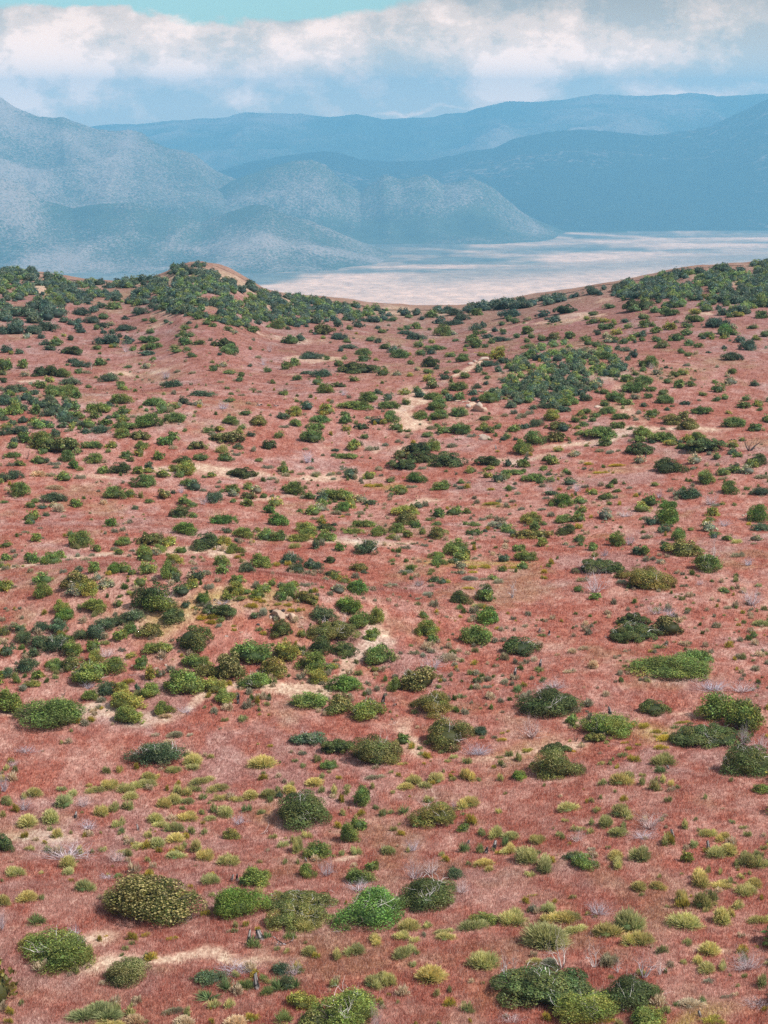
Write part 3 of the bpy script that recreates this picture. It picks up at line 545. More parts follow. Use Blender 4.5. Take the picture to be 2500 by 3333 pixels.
# ------------------------------------------------------------------ plants and stones of the place
# tile origin -> "kind x,base,w,h" in tile pixels (700 photo px = 1659 tile px); "|phrase" marks a landmark
DATA = {
(0, 2700): """
bb 520,285,480,190|the widest pale bare shrub, lower left
ff 525,312,130,110; ff 540,365,130,70; ff 115,375,170,90; ff 320,350,50,35; fg 635,505,170,110; ff 215,575,170,100; ff 30,600,120,100
yu 285,750,220,120; bb 15,790,60,170; bb 900,270,170,120; yu 905,385,100,60; bb 820,395,120,60; ff 1340,250,170,80
dw 1180,752,690,390|the huge yellow-flecked shrub at lower left
bb 1370,755,250,130; ff 1610,435,120,90; dy 240,945,210,145
dgb 460,1085,490,270|the shrub strewn with white twigs, bottom left
dw 985,1197,360,210|the small yellow-flecked dome at bottom left
bb 575,830,120,90; fy 1130,832,80,45; fy 1325,860,90,45; fg 770,1492,380,145; gg 1345,1442,150,75; gs 1050,1520,170,95; gs 1410,1540,180,100; ff 850,1540,260,70
rk 1370,1330,50,30; rk 545,420,40,20; fy 820,830,40,20; bb 1410,480,60,60
""",
(600, 2700): """
ff 160,252,140,100; ff 345,292,180,100; dg 1040,237,210,140; ff 1320,207,110,80
dg 955,382,140,120; bb 1100,380,180,130; st 940,252,20,40; dg 1345,432,210,140; dg 1450,328,100,90; bb 1350,510,220,120
dg 565,452,250,170; dg 470,442,110,80; st 368,402,22,55; st 405,398,22,55; fg 210,430,150,90; fg 520,352,100,50
db 445,702,360,255|the smooth green dome at lower left
dob 890,642,490,160; do 880,790,430,215|the olive double shrub above the burnt logs
fg 920,805,230,115; yu 820,862,130,90; yu 540,932,160,115; st 495,890,30,100; st 585,852,60,65; lk 710,912,130,110; lk 820,902,140,55; yu 640,850,90,80
ff 965,987,120,90
dbb 1440,792,500,310|the big green shrub crossed by white branches
ff 1480,892,170,90; ff 1185,1012,110,100; ff 1310,975,190,110
yu 190,1357,250,125|the pale yucca clump at bottom left
dt 210,1215,250,125; yu 320,1268,170,135; yu 440,1245,120,95; yu 510,1248,130,115; st 555,1232,45,105; yu 610,1180,110,85; dt 740,1130,150,110; yu 640,1292,130,100; yu 720,1272,180,140; yu 860,1245,130,115; dt 790,1240,150,125; bb 400,1140,350,120; bb 850,1150,140,140
ff 1430,1242,180,115; dy 910,1392,210,140; yu 770,1510,210,145
dgb 1230,1565,440,310|the grey-twigged shrub cut by the bottom edge
do 1000,1550,250,180; bb 1480,1560,120,210; gs 395,1535,180,105; gs 20,1530,100,90; lg 1130,495,100,30; lg 1190,800,150,60
""",
(1200, 2700): """
ff 900,297,150,75; ff 930,332,80,60; ff 1090,197,140,70; ff 1230,277,200,135; ff 1350,342,210,135; ff 1240,377,100,60; yu 1550,240,100,70; fg 160,202,130,80
ddb 460,637,450,262|the big dark shrub topped by bare branches
bb 350,410,190,180; bb 480,375,210,150; bb 720,512,170,120; dt 670,388,150,105; fy 1265,525,80,30; gg 1265,652,80,80; ff 1390,652,130,90; ff 1355,727,100,80; ff 1510,732,240,120
ff 320,797,160,110; ff 440,772,100,70; ff 255,862,130,80; ff 350,882,110,60; gg 430,832,50,50; ff 570,817,150,60; ff 580,877,160,80
ff 790,797,210,110; dy 890,752,190,110; ff 1105,757,210,140; ff 1400,927,340,205
bw 1460,1085,250,300|the white leafless shrub at bottom right
ff 260,1007,190,115; ff 350,1067,90,50; ff 475,1192,230,150; ff 148,1217,140,115; ff 870,1092,220,155; bw 1050,1180,200,230; bw 1130,1085,80,180
ff 1290,1047,120,60; gg 1400,1062,140,70
ddb 1350,1367,680,295|the broad dark shrub under the white leafless shrub
lg 950,1242,130,70; bb 1100,1510,200,90; st 180,165,12,30
""",
(1800, 2700): """
dt 130,242,100,75; dgb 250,312,200,125; ff 490,242,130,85; ff 505,302,140,95
ff 685,247,170,125|the round feathery mound above the right thicket
dg 1035,257,90,100; ff 1265,227,140,100; ff 1350,207,150,100; ff 1450,172,150,120; ff 1520,307,170,130; ff 1640,302,90,70
ff 1130,455,230,135|the green-backed feathery mound near right edge
ff 1300,462,180,70; ff 1460,387,90,50; ff 1490,522,160,100; ff 1550,462,130,90; ff 660,487,130,90; ff 790,482,150,80
ff 970,587,150,120; fg 1130,632,170,140; ff 1310,742,160,140; ff 1370,682,80,80
ff 1030,782,240,135|the brightest green feathery mound, lower right
ff 1590,742,190,90; ff 120,732,190,110; ff 150,822,200,90; bb 350,695,250,150; ff 400,862,240,130
ff 560,822,250,190|the largest pale feathery mound, lower right
ff 670,922,220,140; fg 1035,897,110,60; ff 1200,977,160,115; ff 1115,1047,110,80; ff 1000,1047,70,50; ff 1190,1122,140,100; ff 1300,1092,100,80; gg 1200,1197,90,50
bw 300,1080,190,220; bw 730,1160,240,230; bw 830,1130,160,140; bw 500,1115,150,120; bb 1480,1130,300,200; gg 430,1062,150,100
ddb 590,1407,370,275|the square dark shrub at bottom right
dgb 250,1502,430,245|the twig-streaked shrub at the bottom edge
dg 740,1540,280,165; lg 870,1285,140,70; lk 850,1382,110,90
gs 1050,1402,220,85; yu 1150,1352,90,80; yu 960,1372,100,60; gg 1350,1312,100,40; fy 1230,1502,180,60; fy 350,1512,250,60; bb 1560,1385,220,80; st 1135,1442,30,40
""",
(0, 2200): """
dg 75,292,240,200|the clumped green shrub touching the left edge
dg 370,417,470,242|the widest green shrub beside the sandy path
dy 975,257,260,150; dg 995,367,230,142; dg 1265,302,150,112; gs 1280,327,100,40; bb 1430,302,150,70; gs 1200,472,80,35; gg 1355,477,130,50; gs 1465,467,60,30; gs 1300,522,90,35
bb 200,612,190,75; bb 100,712,120,65
dtb 1190,702,390,195|the spiky blue-green shrub on open red grass
ff 1495,692,160,95; ff 1490,727,110,55; fg 1330,752,120,60; dg 1440,627,60,40; fg 830,757,90,65; ff 910,752,80,65
fg 1150,822,130,85; ff 1120,882,180,90; ff 1205,805,90,50; ff 975,907,150,80; ff 845,882,140,85; ff 745,917,140,70; ff 690,862,60,40
ff 480,892,100,50; ff 560,932,110,60; fg 505,1032,170,110; ff 265,937,130,80; ff 35,1007,120,80; ff 15,817,70,60; ff 20,1092,60,60; bb 190,1055,160,120; bb 30,905,90,160
ff 1010,962,130,70; ff 890,1052,100,90; ff 785,1087,120,90; ff 995,1042,110,90; fg 1510,897,110,60
ff 1365,912,100,80; ff 1440,932,110,80; ff 1345,987,130,80; ff 1270,1022,120,80; ff 1450,987,130,60
ff 205,1172,170,105; ff 400,1142,150,115; st 580,1097,25,45; lk 610,1100,50,20; bb 640,1025,130,100
ff 440,1252,90,80; ff 1200,1142,130,90; ff 1250,1172,130,60; ff 1445,1127,160,80; ff 910,1172,110,80; yu 940,1222,90,70; lg 970,1255,70,55; st 1065,1192,20,50
ff 1140,1252,90,60; ff 1350,1222,140,100; ff 1350,1297,160,90; ff 1220,1332,150,90; ff 1080,1342,140,60; ff 235,1357,90,55; dd 25,1367,160,150
ff 1390,1367,100,70; ff 800,1367,90,50; ff 950,1372,90,45; ff 1530,1372,130,105; bb 680,1200,170,90
""",
(600, 2200): """
dy 320,217,180,122|the pale green shrub below the sandy path
st 415,217,22,68; st 457,192,20,42; dg 970,257,240,132; do 1190,302,220,162
dgb 1420,347,260,170|the green shrub beside two grey snags
fg 435,357,110,60; fg 315,357,60,40; fg 160,252,40,30; dtb 955,542,250,112; dd 1205,607,250,122
dob 1490,690,350,232|the olive shrub with twigs above, picture centre
ff 615,717,200,105|the lone feathery mound on plain red grass
gg 915,612,80,40; fy 665,552,50,30; fg 915,712,70,40; dg 1110,727,120,82; fg 1120,752,50,30; gg 1465,805,140,50
ff 1000,852,150,72; ff 815,910,120,75
ddb 925,1167,430,262|the big dark shrub laced with white deadwood
ff 123,847,190,75; ff 270,907,160,80; ff 280,977,110,70; ff 400,977,110,60; ff 505,957,140,80; fg 650,947,130,80; yu 490,1062,120,90; yu 660,987,90,70
ff 320,1097,150,90; ff 195,1127,100,50; bb 420,1165,150,90; ff 198,1122,100,45
dg 1375,1007,140,165|the two-lobed upright green shrub, lower middle
do 370,1267,130,92; lg 640,1235,90,90; dg 1270,1292,140,165; dg 1345,1197,110,100; ff 940,1262,110,65; fg 880,1372,130,135; ff 760,1332,110,65; dt 735,945,60,60
""",
(1200, 2200): """
do 500,307,340,192|the low olive shrub with a dark hollow, centre
ddb 1395,322,430,222|the broad dark shrub with lilac twigs above
bb 1260,502,195,185|the round bare lilac shrub on its own
lg 200,385,110,50; lk 190,237,50,90; st 110,217,30,70
dob 620,562,400,242|the large olive-topped shrub at centre right
dt 850,462,120,82; fg 870,492,60,30; dg 265,532,110,92; ff 190,687,90,60; ff 260,692,80,35; dg 395,572,45,35; fg 405,617,60,35; fy 430,687,40,25; fg 570,602,60,35; ff 610,672,60,35; ff 655,642,80,40
bb 840,640,260,130; fy 1030,452,50,25; fy 1075,437,35,25; gg 970,487,50,30; fy 1030,507,80,35; fy 1225,592,110,40; fg 1010,642,60,30; fy 965,717,50,40
do 1435,807,390,250|the tall rounded olive shrub, right of centre
dd 1445,600,210,90; db 1165,807,120,82; ff 290,882,130,60; ff 350,842,150,80; ff 430,872,110,60; ff 530,842,160,90; fg 650,812,70,40; ff 765,812,150,102
fg 1050,917,50,30; yu 270,1082,140,100; do 500,1172,330,192|the dark olive shrub with a green side tuft
dg 390,1172,110,92; ff 780,1037,170,112; bb 660,1035,60,75; ff 1000,1067,60,50; ff 1530,1072,180,92; ff 1520,1132,60,40
dg 730,1207,110,72; ff 975,1257,130,110; ff 1095,1277,140,80; yu 1060,1322,90,100; ff 1300,1302,130,80; ff 1455,1242,80,50
yu 735,1372,100,100; yu 860,1372,80,90; st 765,1302,25,40; lk 880,1297,50,30; st 970,1337,30,60; st 905,1370,30,48; ff 1090,1374,130,80; bb 340,1372,150,110; rk 735,880,25,15; rk 600,1290,25,18
""",
(1800, 2200): """
gg 175,297,100,62; dg 145,367,100,77
dd 795,307,220,132|the lone round dark shrub left of the right-edge cluster
dg 410,477,370,182|the dark green shrub with an upright tip
do 345,517,180,82; st 440,300,30,55
dgb 1260,342,300,222|the back shrub of the right-edge cluster
dg 1470,422,310,232|the front shrub of the right-edge cluster
dd 1210,562,520,192|the long low dark shrub near right edge
bb 1440,425,110,90; bb 1470,545,80,170
ddb 1500,797,390,252|the dark shrub with curled white twigs, right edge
bb 1600,600,180,140; bk 180,512,90,90; fy 700,407,110,50; fy 790,447,80,40; yu 945,417,100,50; fg 870,452,50,25; fy 800,482,50,30; fy 860,512,120,60; fy 905,482,90,40; fy 825,582,120,50; fy 925,507,60,30; fy 660,542,60,30; fy 555,527,60,30; fy 590,577,60,40; fy 615,402,50,50; fy 990,372,120,30
fg 545,632,90,50; fy 630,672,100,70; fy 490,717,60,40; fy 160,592,40,25
fg 850,707,180,110|the pale feathery mound with a yucca before it
yu 835,762,110,82; st 888,720,20,30; fg 695,782,60,40; ff 505,867,200,112; ff 910,857,70,60; ff 580,802,100,70; dg 1610,917,140,85; ff 340,1052,70,50
ff 500,1112,200,122; fg 410,1172,130,100; fg 500,1242,150,80; bb 750,1215,250,190; bb 700,1285,250,100; bb 190,1295,130,110; ff 195,1212,110,60; ff 280,1222,80,60
st 925,1272,30,78; ff 1185,1252,130,80; ff 1320,1282,130,80; fg 1090,1332,90,70; st 1200,1337,30,60; fg 1385,1142,60,40; fg 1480,1187,80,40; gs 300,1352,80,40; lg 1190,735,100,60; bk 625,490,50,45
""",
(0, 1700): """
gg 45,374,65,45; gg 120,352,60,30; fg 180,347,30,25; gg 235,392,60,40; gg 490,397,60,40; dg 245,327,110,102; dg 385,337,145,112
dg 725,402,110,107; db 890,397,125,92
dw 565,517,200,152|the brownish shrub on the left slope
dy 680,570,170,132; dg 345,460,125,50; dg 330,584,135,122; gg 100,512,60,30; dy 1350,327,150,90; dg 1310,437,150,142; dt 1360,470,90,92; gg 1480,322,60,35; gg 1510,372,60,35; gg 1595,402,70,40
dd 1160,667,250,205; dgb 1240,697,240,162|the greyish green shrub above the left mound
dt 1430,662,70,62; dd 1340,772,210,112; dg 735,697,190,112; dg 915,657,65,72; ff 735,727,65,45; dy 480,702,140,112
db 495,767,150,112|the vivid green shrub on the left slope
gg 160,672,45,25; gg 45,672,35,20; gg 105,802,60,40; dt 155,852,110,72; do 35,872,75,72; dt 320,852,120,92; dt 455,852,160,112; dt 185,932,140,102; dt 300,972,180,112
dtb 440,1002,220,132|the grey twiggy thicket shrub at far left
dt 55,1032,110,102; dt 620,907,120,82; dtb 740,902,160,112; dt 800,837,170,102; dt 890,802,160,82; dtb 1010,772,190,102
dg 930,912,110,92; dg 1000,862,120,92; do 1145,887,190,112
dd 1510,987,300,182|the large even green dome on the left mound
dg 560,1032,140,122; dg 720,1002,90,102; fg 800,947,90,40; dy 1220,1007,190,92; ff 1150,1012,100,40; gg 940,1002,60,40; dt 265,1042,90,82; dt 220,1157,170,122; dt 60,1197,120,82; dg 290,1217,90,82; dg 130,1247,60,82; dy 245,1272,120,55; gg 180,1302,80,50
dg 425,1142,150,92; do 550,1142,150,132; dy 745,1082,130,102
dgb 690,1242,290,162|the dark shrub with white sticks, left mound foot
dg 890,1162,200,122; dy 1010,1052,100,50; dg 1090,1137,110,112
dy 1170,1217,110,122|the yellow-tipped shrub by pale stones
bb 820,1055,200,90; rk 1240,1062,30,25; rk 1285,1107,40,25; rk 1205,1130,50,22; rk 1020,1110,30,20; dg 1510,1127,190,112
dg 1410,1332,280,202|the shaggy green shrub left of a flecked one
dg 1155,1357,160,122; dt 1060,1312,50,72; dg 700,1382,120,92; dt 830,1342,130,122; gg 785,1395,80,50; bb 690,1295,120,70; bk 495,1337,70,60; dy 930,1332,130,102; lg 1050,1190,120,40; lg 610,680,30,25
""",
(600, 1700): """
dg 280,357,130,122; dg 295,402,110,82; dt 475,397,130,92; dg 595,362,190,132; dg 410,477,110,77; gg 175,407,70,40; gg 205,520,80,50
dtb 830,332,160,102; dt 855,402,130,97; dtb 970,362,110,92; dt 1020,372,120,72; dd 1120,317,85,62; dd 1140,427,120,62; do 1350,382,130,82; gg 1000,392,50,30
db 150,622,120,82; dg 675,497,70,67; gg 735,502,80,45; gg 930,502,80,40; gg 985,487,40,25; dy 385,562,150,112; dg 340,602,110,72; dg 480,557,80,50; dg 560,587,110,82; dy 610,542,100,72; dy 430,602,100,40
dg 810,562,140,102; dy 850,517,100,72; dg 745,602,90,72; do 920,622,160,102; do 990,637,110,82; gg 1025,572,40,30
db 1335,562,180,117|the bright green shrub right of the mound
fg 1200,507,60,25; gg 170,657,90,50; ddb 270,727,230,102; bb 300,645,160,60; fy 510,662,100,45; fy 560,607,70,30; fy 230,742,110,50; dy 280,772,80,50; gg 270,812,60,35; fy 200,787,80,40; fy 130,762,100,50; fy 380,807,40,20; fy 385,842,40,30; fy 600,620,60,28; fy 720,640,70,25; fy 800,650,80,30; fy 880,690,60,35; fy 820,690,60,30
dt 545,747,80,62; gg 610,717,80,62
rk 735,742,110,80|the brown stone outcrop on the left mound
rk 830,752,70,60; rk 905,742,35,25; rd 695,705,60,45; rd 760,690,45,28; rk 790,735,50,35; rk 670,740,45,30
dd 730,882,180,142|the dark dome just under the stone outcrop
dy 905,892,70,72; rk 650,957,35,25; rk 905,812,60,22; rk 320,882,40,20; rk 440,850,35,18; rd 570,795,35,25
db 1270,702,190,132; dt 1085,767,210,122; bw 1235,785,110,100; dg 1370,812,200,122; dy 1480,787,130,132
dob 1150,912,350,152|the wide olive shrub with a white stick
dg 1450,912,115,102; dd 1060,1012,190,142; dd 1240,1032,210,112
dg 1510,1107,210,172|the grey-green shrub at the path head
dg 980,1162,240,172; dg 1130,1147,90,62; dy 1035,1242,160,112; dy 1470,1157,65,50; gg 1170,1077,60,30
dg 520,1092,280,182|the olive-green shrub left of a yellow one
dy 790,1067,200,152|the yellow-headed round shrub below the mound
do 700,1197,210,152; dgb 545,1287,230,142
dw 350,1222,240,222|the flecked shrub in the left clump
do 180,1202,170,132; dy 225,1317,190,122; dg 680,957,40,30
db 1225,1317,240,142|the rich green shrub under the path bend
st 415,1395,20,60
""",
(1200, 1700): """
dg 540,337,120,82; dt 650,322,90,45; gg 715,337,60,35; gg 285,402,100,40; fg 490,387,60,40; fg 340,357,70,35
fy 800,367,90,40; fy 890,360,90,40; fy 800,397,90,28; fy 1110,362,90,28; fy 1355,397,50,40; fy 1350,442,60,35
gg 655,397,45,25; gg 770,460,130,45; gg 900,454,85,35; gg 1000,477,90,45; bb 390,505,120,80; gg 485,502,55,35; gg 190,502,80,35; gg 125,497,30,25; gg 450,572,90,40; gg 375,602,50,25
dd 715,637,170,112; ddb 885,602,150,132; dg 915,622,110,112; fy 770,522,90,30; yu 695,682,80,50; fg 860,667,120,50
bw 1110,590,140,170|the white dead shrub skeleton on red grass
db 915,792,185,137|the vivid green dome right of centre
dg 830,952,210,162|the soft grey-green dome right of centre
dg 440,887,160,142; dg 425,747,70,72; dg 490,932,105,67; gg 350,1027,80,40; gg 425,1042,70,40; gs 700,1002,60,35; gs 620,1072,130,65; gs 695,1077,80,35; gg 1060,1067,100,65; gs 1275,1077,75,45; gs 1455,1032,50,25; gs 1550,1167,90,40
ddb 1185,1032,270,162|the dark shrub pierced by pale posts
yu 1335,887,90,40; st 1315,852,20,40; st 1390,872,20,40; st 1320,1122,22,60; yu 1320,1162,110,60; st 1125,1187,25,60; bk 1460,1202,60,50
gs 840,1292,80,50; gg 830,1247,70,45; gg 900,1237,130,50; gg 915,1287,70,35; gg 1050,1252,85,50
dwb 400,1292,300,182|the yellow-flecked dark shrub near the centre
dg 195,1302,120,112; bb 500,1160,180,130; dg 540,1287,50,40; yu 1145,1317,120,75; yu 1140,1362,60,50; yu 715,1367,120,55; bb 1430,1310,250,110
""",
(1800, 1700): """
ddb 340,412,340,132|the ragged dark shrub over a lilac bush
dd 505,387,90,62; bb 320,565,190,200|the rounded lilac-grey bare bush
db 195,542,80,62; dg 325,602,110,62; gg 230,462,90,45; do 535,442,120,82; gg 525,477,90,40
do 755,527,340,182|the broad olive shrub on the right slope
gg 830,324,75,42; dgb 1190,387,240,142|the green shrub below a white bare bush
bw 1240,312,165,210; bb 1505,342,110,75; gg 1010,502,60,30; fg 1585,502,60,35; bb 1130,492,80,55; bb 1540,660,210,150; gg 1345,672,75,30
dd 630,927,350,152|the front dark lobe of a three-lobed clump
dw 870,877,230,162; ddb 620,800,230,110; bb 790,725,180,90; yu 810,692,90,50; bb 900,745,120,90; gg 1260,824,85,55; fg 1600,817,160,60; dg 1545,897,80,62
gs 145,1017,90,50; gs 235,992,80,40; gs 130,1167,90,40; gs 325,1137,120,70; yu 820,987,150,60; lk 885,955,50,40
dg 900,1212,530,172|the long spreading green shrub on the right
dg 1100,1092,230,112; bb 1230,1330,300,130; bb 1460,1340,260,120; lk 400,900,60,40
""",
(0, 1250): """
dt 105,467,80,62; dg 185,452,100,87; dg 320,497,180,132; dt 430,410,85,60
do 500,532,300,132|the wide olive shrub at upper left
dg 715,497,140,62; dg 835,532,50,40; dg 520,597,120,92; db 570,657,95,77; fg 615,672,60,40; dg 720,610,155,82; dg 95,570,120,50; bk 215,582,90,75
gg 95,637,75,35; gg 420,632,90,35; gg 390,717,80,35; gg 490,720,80,40; gs 290,717,110,50; gg 620,737,80,40; dt 30,757,100,82; dt 120,737,120,82
dg 150,870,180,117|the blue-green dome by the upper left edge
dt 420,917,175,87; dg 275,917,70,40; dg 235,962,80,62; dg 585,952,95,72; dg 35,922,70,30; gs 455,992,90,70; gg 490,1032,50,25; gs 430,817,130,40
dd 910,694,170,97|the low blackish shrub, upper left
dg 795,694,90,67; dt 1150,672,80,82; dg 1070,699,90,72; do 1085,430,145,72; dg 1100,500,120,67; dg 975,577,90,67; do 1005,599,75,40; db 1230,587,100,77; db 1275,474,110,77; dg 1335,432,100,70; dd 1405,614,130,67; dg 940,417,135,92
dy 1440,702,160,117; do 1530,504,140,67; dg 1530,587,90,60; dg 1110,802,170,112; dg 890,892,150,112; fg 1090,882,50,60; do 1270,887,110,82; dg 1155,922,80,45; dt 1045,972,60,40; gs 790,932,80,45; gs 1335,507,80,35; gg 1430,872,40,30; dg 1455,792,120,67; bb 1400,845,60,70
dg 1480,952,90,50; dd 1405,1037,170,107
db 1435,1172,190,112|the fresh green dome left of the middle
db 855,1107,100,77|the small lone green dome on the left
do 1155,1247,200,102; dg 1110,1332,130,97; dg 1235,1302,120,72; db 1395,1310,95,62; dg 945,1252,130,77; dg 915,1322,95,57; gg 990,1337,50,30; gg 880,1292,80,40; gg 1015,1297,50,25
dg 280,1222,105,77; dg 635,1262,190,132|the shaggy green shrub above the left sand strip
dg 550,1192,70,70; dy 740,1297,90,67; dg 45,1264,90,57; dg 45,1372,105,67; gg 310,1122,45,22; gg 190,1152,60,22; dg 455,1352,90,72; gg 605,1337,60,40; gg 710,1332,45,30; gg 665,1372,90,35; gg 530,1370,60,25
""",
(600, 1250): """
dw 330,452,250,92|the speckled low shrub, upper middle left
dg 310,602,100,82; fg 300,532,110,72; dt 415,502,90,52; dg 140,592,90,62; gg 400,557,60,30; gg 375,592,35,30; dd 655,502,105,77; dg 730,420,90,62
dg 980,452,155,112|the pale green shrub at upper centre
dg 575,602,70,37; dg 765,690,110,72; dd 440,727,210,87|the low tent-shaped dark shrub, upper middle
dg 215,722,80,57; bb 955,615,110,110; dy 1305,517,115,97; dg 1390,425,65,47; dt 1165,522,60,30; gg 940,512,50,25; dg 1255,577,140,50; dg 1155,562,55,35
gg 640,657,80,35; gg 785,717,80,35; gg 970,662,75,30; gg 900,702,60,25; gg 1015,712,90,40; gg 1130,707,70,30; gg 1190,702,50,30; gg 1310,692,80,50; gg 1320,737,60,50; gg 1430,517,90,40; gg 1070,557,35,25; gg 670,742,90,30; gg 710,767,50,35; gg 265,767,50,30; gg 260,802,50,25; gg 150,832,60,30; gg 535,822,50,35; gg 1230,667,50,30; gg 1150,742,50,25; gg 1500,667,70,35
dg 365,847,115,82; do 500,892,115,67; dg 490,947,110,67; dt 230,922,155,97; bb 150,935,80,70
dg 858,860,140,117|the cone-topped green shrub, upper middle
dg 1190,902,205,102; db 1215,987,140,87; db 655,1002,100,72; gg 1175,1012,90,40; gg 1255,1017,50,25; gg 1350,1010,75,35; gg 1010,1052,70,30; dt 1430,937,110,45
db 305,1092,190,92; db 725,1100,165,117|the bright round shrub in the middle
dg 460,1197,165,97; dt 330,1157,80,57; dy 310,1252,130,82; dd 150,1287,230,142|the dark shrub joined to a yellowish one
dg 390,1312,140,87; dg 715,1217,140,92; dy 905,1222,200,72; dy 935,1152,150,92; dg 955,1177,130,62; dd 1080,1147,170,82
fg 850,1272,110,50; dt 1010,1277,60,92; gg 1060,1252,60,60; dg 1060,1212,80,50; db 1205,1292,100,77
dtb 1415,1317,215,122|the blackish shrub tangled in grey twigs
rk 1350,1202,45,25; rk 1050,1230,30,18; dg 1385,1112,160,72; dy 1310,1167,150,62; dg 1500,1182,130,92; fy 1420,802,100,35; fy 1500,795,90,35; gs 705,1160,50,25; rk 600,1220,25,14
""",
(1200, 1250): """
dg 455,412,100,52; gg 650,492,85,40; gg 230,452,50,30; gg 130,482,60,30; gg 795,410,70,30; dg 1070,422,85,50
rk 890,432,90,40|the white slab stones above the centre right
rk 870,405,70,25; rk 915,388,40,25
dd 370,537,190,92; dg 500,517,125,92; do 250,577,110,77; dd 420,607,220,92; dd 245,662,205,92; dd 625,644,245,127|the peaked dark shrub at upper centre
dd 915,632,180,87|the flat-based dark shrub, upper right of centre
dt 1075,640,65,67; dg 1190,647,115,72; dg 1110,702,150,50; dy 925,667,85,42; gg 415,662,65,30; dg 1065,720,70,35; dg 1195,687,50,45
dg 1285,467,160,112; do 1450,447,180,92; dg 1190,544,165,122|the round mid-green shrub, upper right
db 375,762,150,87; dg 170,762,80,47; dg 225,830,115,52; db 170,864,45,35; dg 555,822,150,82; gg 330,807,90,30; gg 720,812,90,35; gg 665,797,40,30; dg 1275,757,165,72; dt 1390,707,60,35; dg 1405,762,70,57; gg 1345,797,65,35; bb 1400,845,130,100; dt 1410,862,110,45
db 1480,952,180,112|the rich green cone shrub, right
gg 1110,817,70,30; gg 1150,857,60,30; gg 1115,917,60,30; gg 1370,892,50,30; gg 860,692,40,20; gg 900,700,30,18; gg 770,770,40,20; gg 830,927,50,40; gg 1000,922,60,40; fy 960,937,130,30; fy 945,822,60,25; gg 1180,977,70,30; gg 1340,977,70,25
dy 280,1022,190,92; do 290,1092,190,122|the tall yellow-green clump at centre
dg 355,1117,90,72; dg 540,1032,105,77; gg 495,1047,50,25; dg 520,1097,100,42; do 525,1202,170,112; dg 415,1167,60,62; dg 210,1157,140,92; dy 300,1192,90,72; dy 175,1202,80,62; gg 480,1222,40,25
dg 825,1102,95,42; gg 880,1057,60,30; gg 940,1042,70,35; gg 1010,1067,80,50; gg 960,1107,110,50; gs 795,1202,65,35; lk 985,1120,45,40; dy 1255,1087,180,102; dg 1285,1132,95,77; dg 1520,1077,150,77; dd 1515,1167,160,92; do 1280,1202,310,82; dy 1340,1262,115,87
dg 680,1337,200,147|the tall upright green shrub right of centre
dg 1160,1297,90,67; dg 1210,1372,155,92; gg 280,1277,80,35; gg 345,1242,50,25; gg 430,1257,55,30; dg 520,1352,120,62; gs 1060,1277,45,25; dy 180,1372,60,27; gg 820,1357,60,25; st 982,502,14,30; lk 460,668,25,40; gs 250,1240,90,20; rk 300,1225,20,12
""",
(1800, 1250): """
dg 365,422,215,102; dg 410,480,115,72; dg 240,397,70,50; dg 690,410,150,92; dg 840,447,190,82; dg 665,457,100,62; dy 905,477,110,52
dd 675,544,195,92; st 713,574,14,50; dg 1120,432,125,67; dd 1195,527,310,112|the wide ragged dark shrub, upper right
bk 1550,520,210,110; dt 1390,547,80,42; dg 1260,585,80,67; dd 1570,632,170,97; dg 1495,667,60,35
dd 915,690,235,122|the lone blackish dome, right
dg 1180,774,145,112|the boxy green shrub, right
dg 1370,850,145,107; dt 1035,890,190,97; gg 1075,792,50,30; dt 1605,867,150,77
gg 180,550,90,35; gg 360,527,70,30; gg 440,537,80,30; gg 505,522,40,20; gg 590,447,45,25; gg 555,410,50,25; gg 1080,542,80,30; gg 240,662,50,28; gg 1335,672,70,30; gg 1380,647,45,22; gg 1310,740,80,30; gg 1610,732,110,35; gg 1085,662,50,30; fy 280,627,70,30; fy 490,637,140,25; fy 370,692,110,25; gg 590,812,60,25; gg 305,842,50,25; dg 735,920,50,28; dg 435,937,50,35; gg 240,917,70,30
dg 440,807,75,52; dd 470,777,60,52; dg 548,777,30,30; dy 785,792,80,42; bb 185,835,90,80; bb 820,885,70,65; bb 1220,945,180,100; gg 1255,947,60,30
db 885,1090,180,157|the tallest bright green shrub, right
db 890,960,120,60; dt 860,1154,95,77; dg 970,1212,125,107; dg 1065,1134,55,35
do 1020,1337,250,147|the heavy olive shrub below the tallest green one
db 1590,1070,175,142|the bright green shrub at the right edge
dy 1225,1022,100,77; dg 1215,1062,80,45; fg 1400,942,50,30; dt 1605,1140,140,67; fy 1510,1092,50,30; rk 1470,1022,30,22; rk 1495,1010,30,20; dg 490,1257,130,117; bb 590,1255,120,100; gg 710,1197,70,35; dg 295,1292,105,82; dg 210,1254,55,42; gg 145,1267,50,25; dg 710,1330,80,92; fg 310,1340,80,50; bb 400,1335,70,70; dg 1250,1172,100,42; dg 1345,1214,90,62; ff 1415,1234,100,42; gg 1425,1342,100,50; gg 1550,1242,60,20; bb 550,1035,160,60; bb 1320,1105,110,70; dg 195,1067,110,92; lg 440,1270,30,30
""",
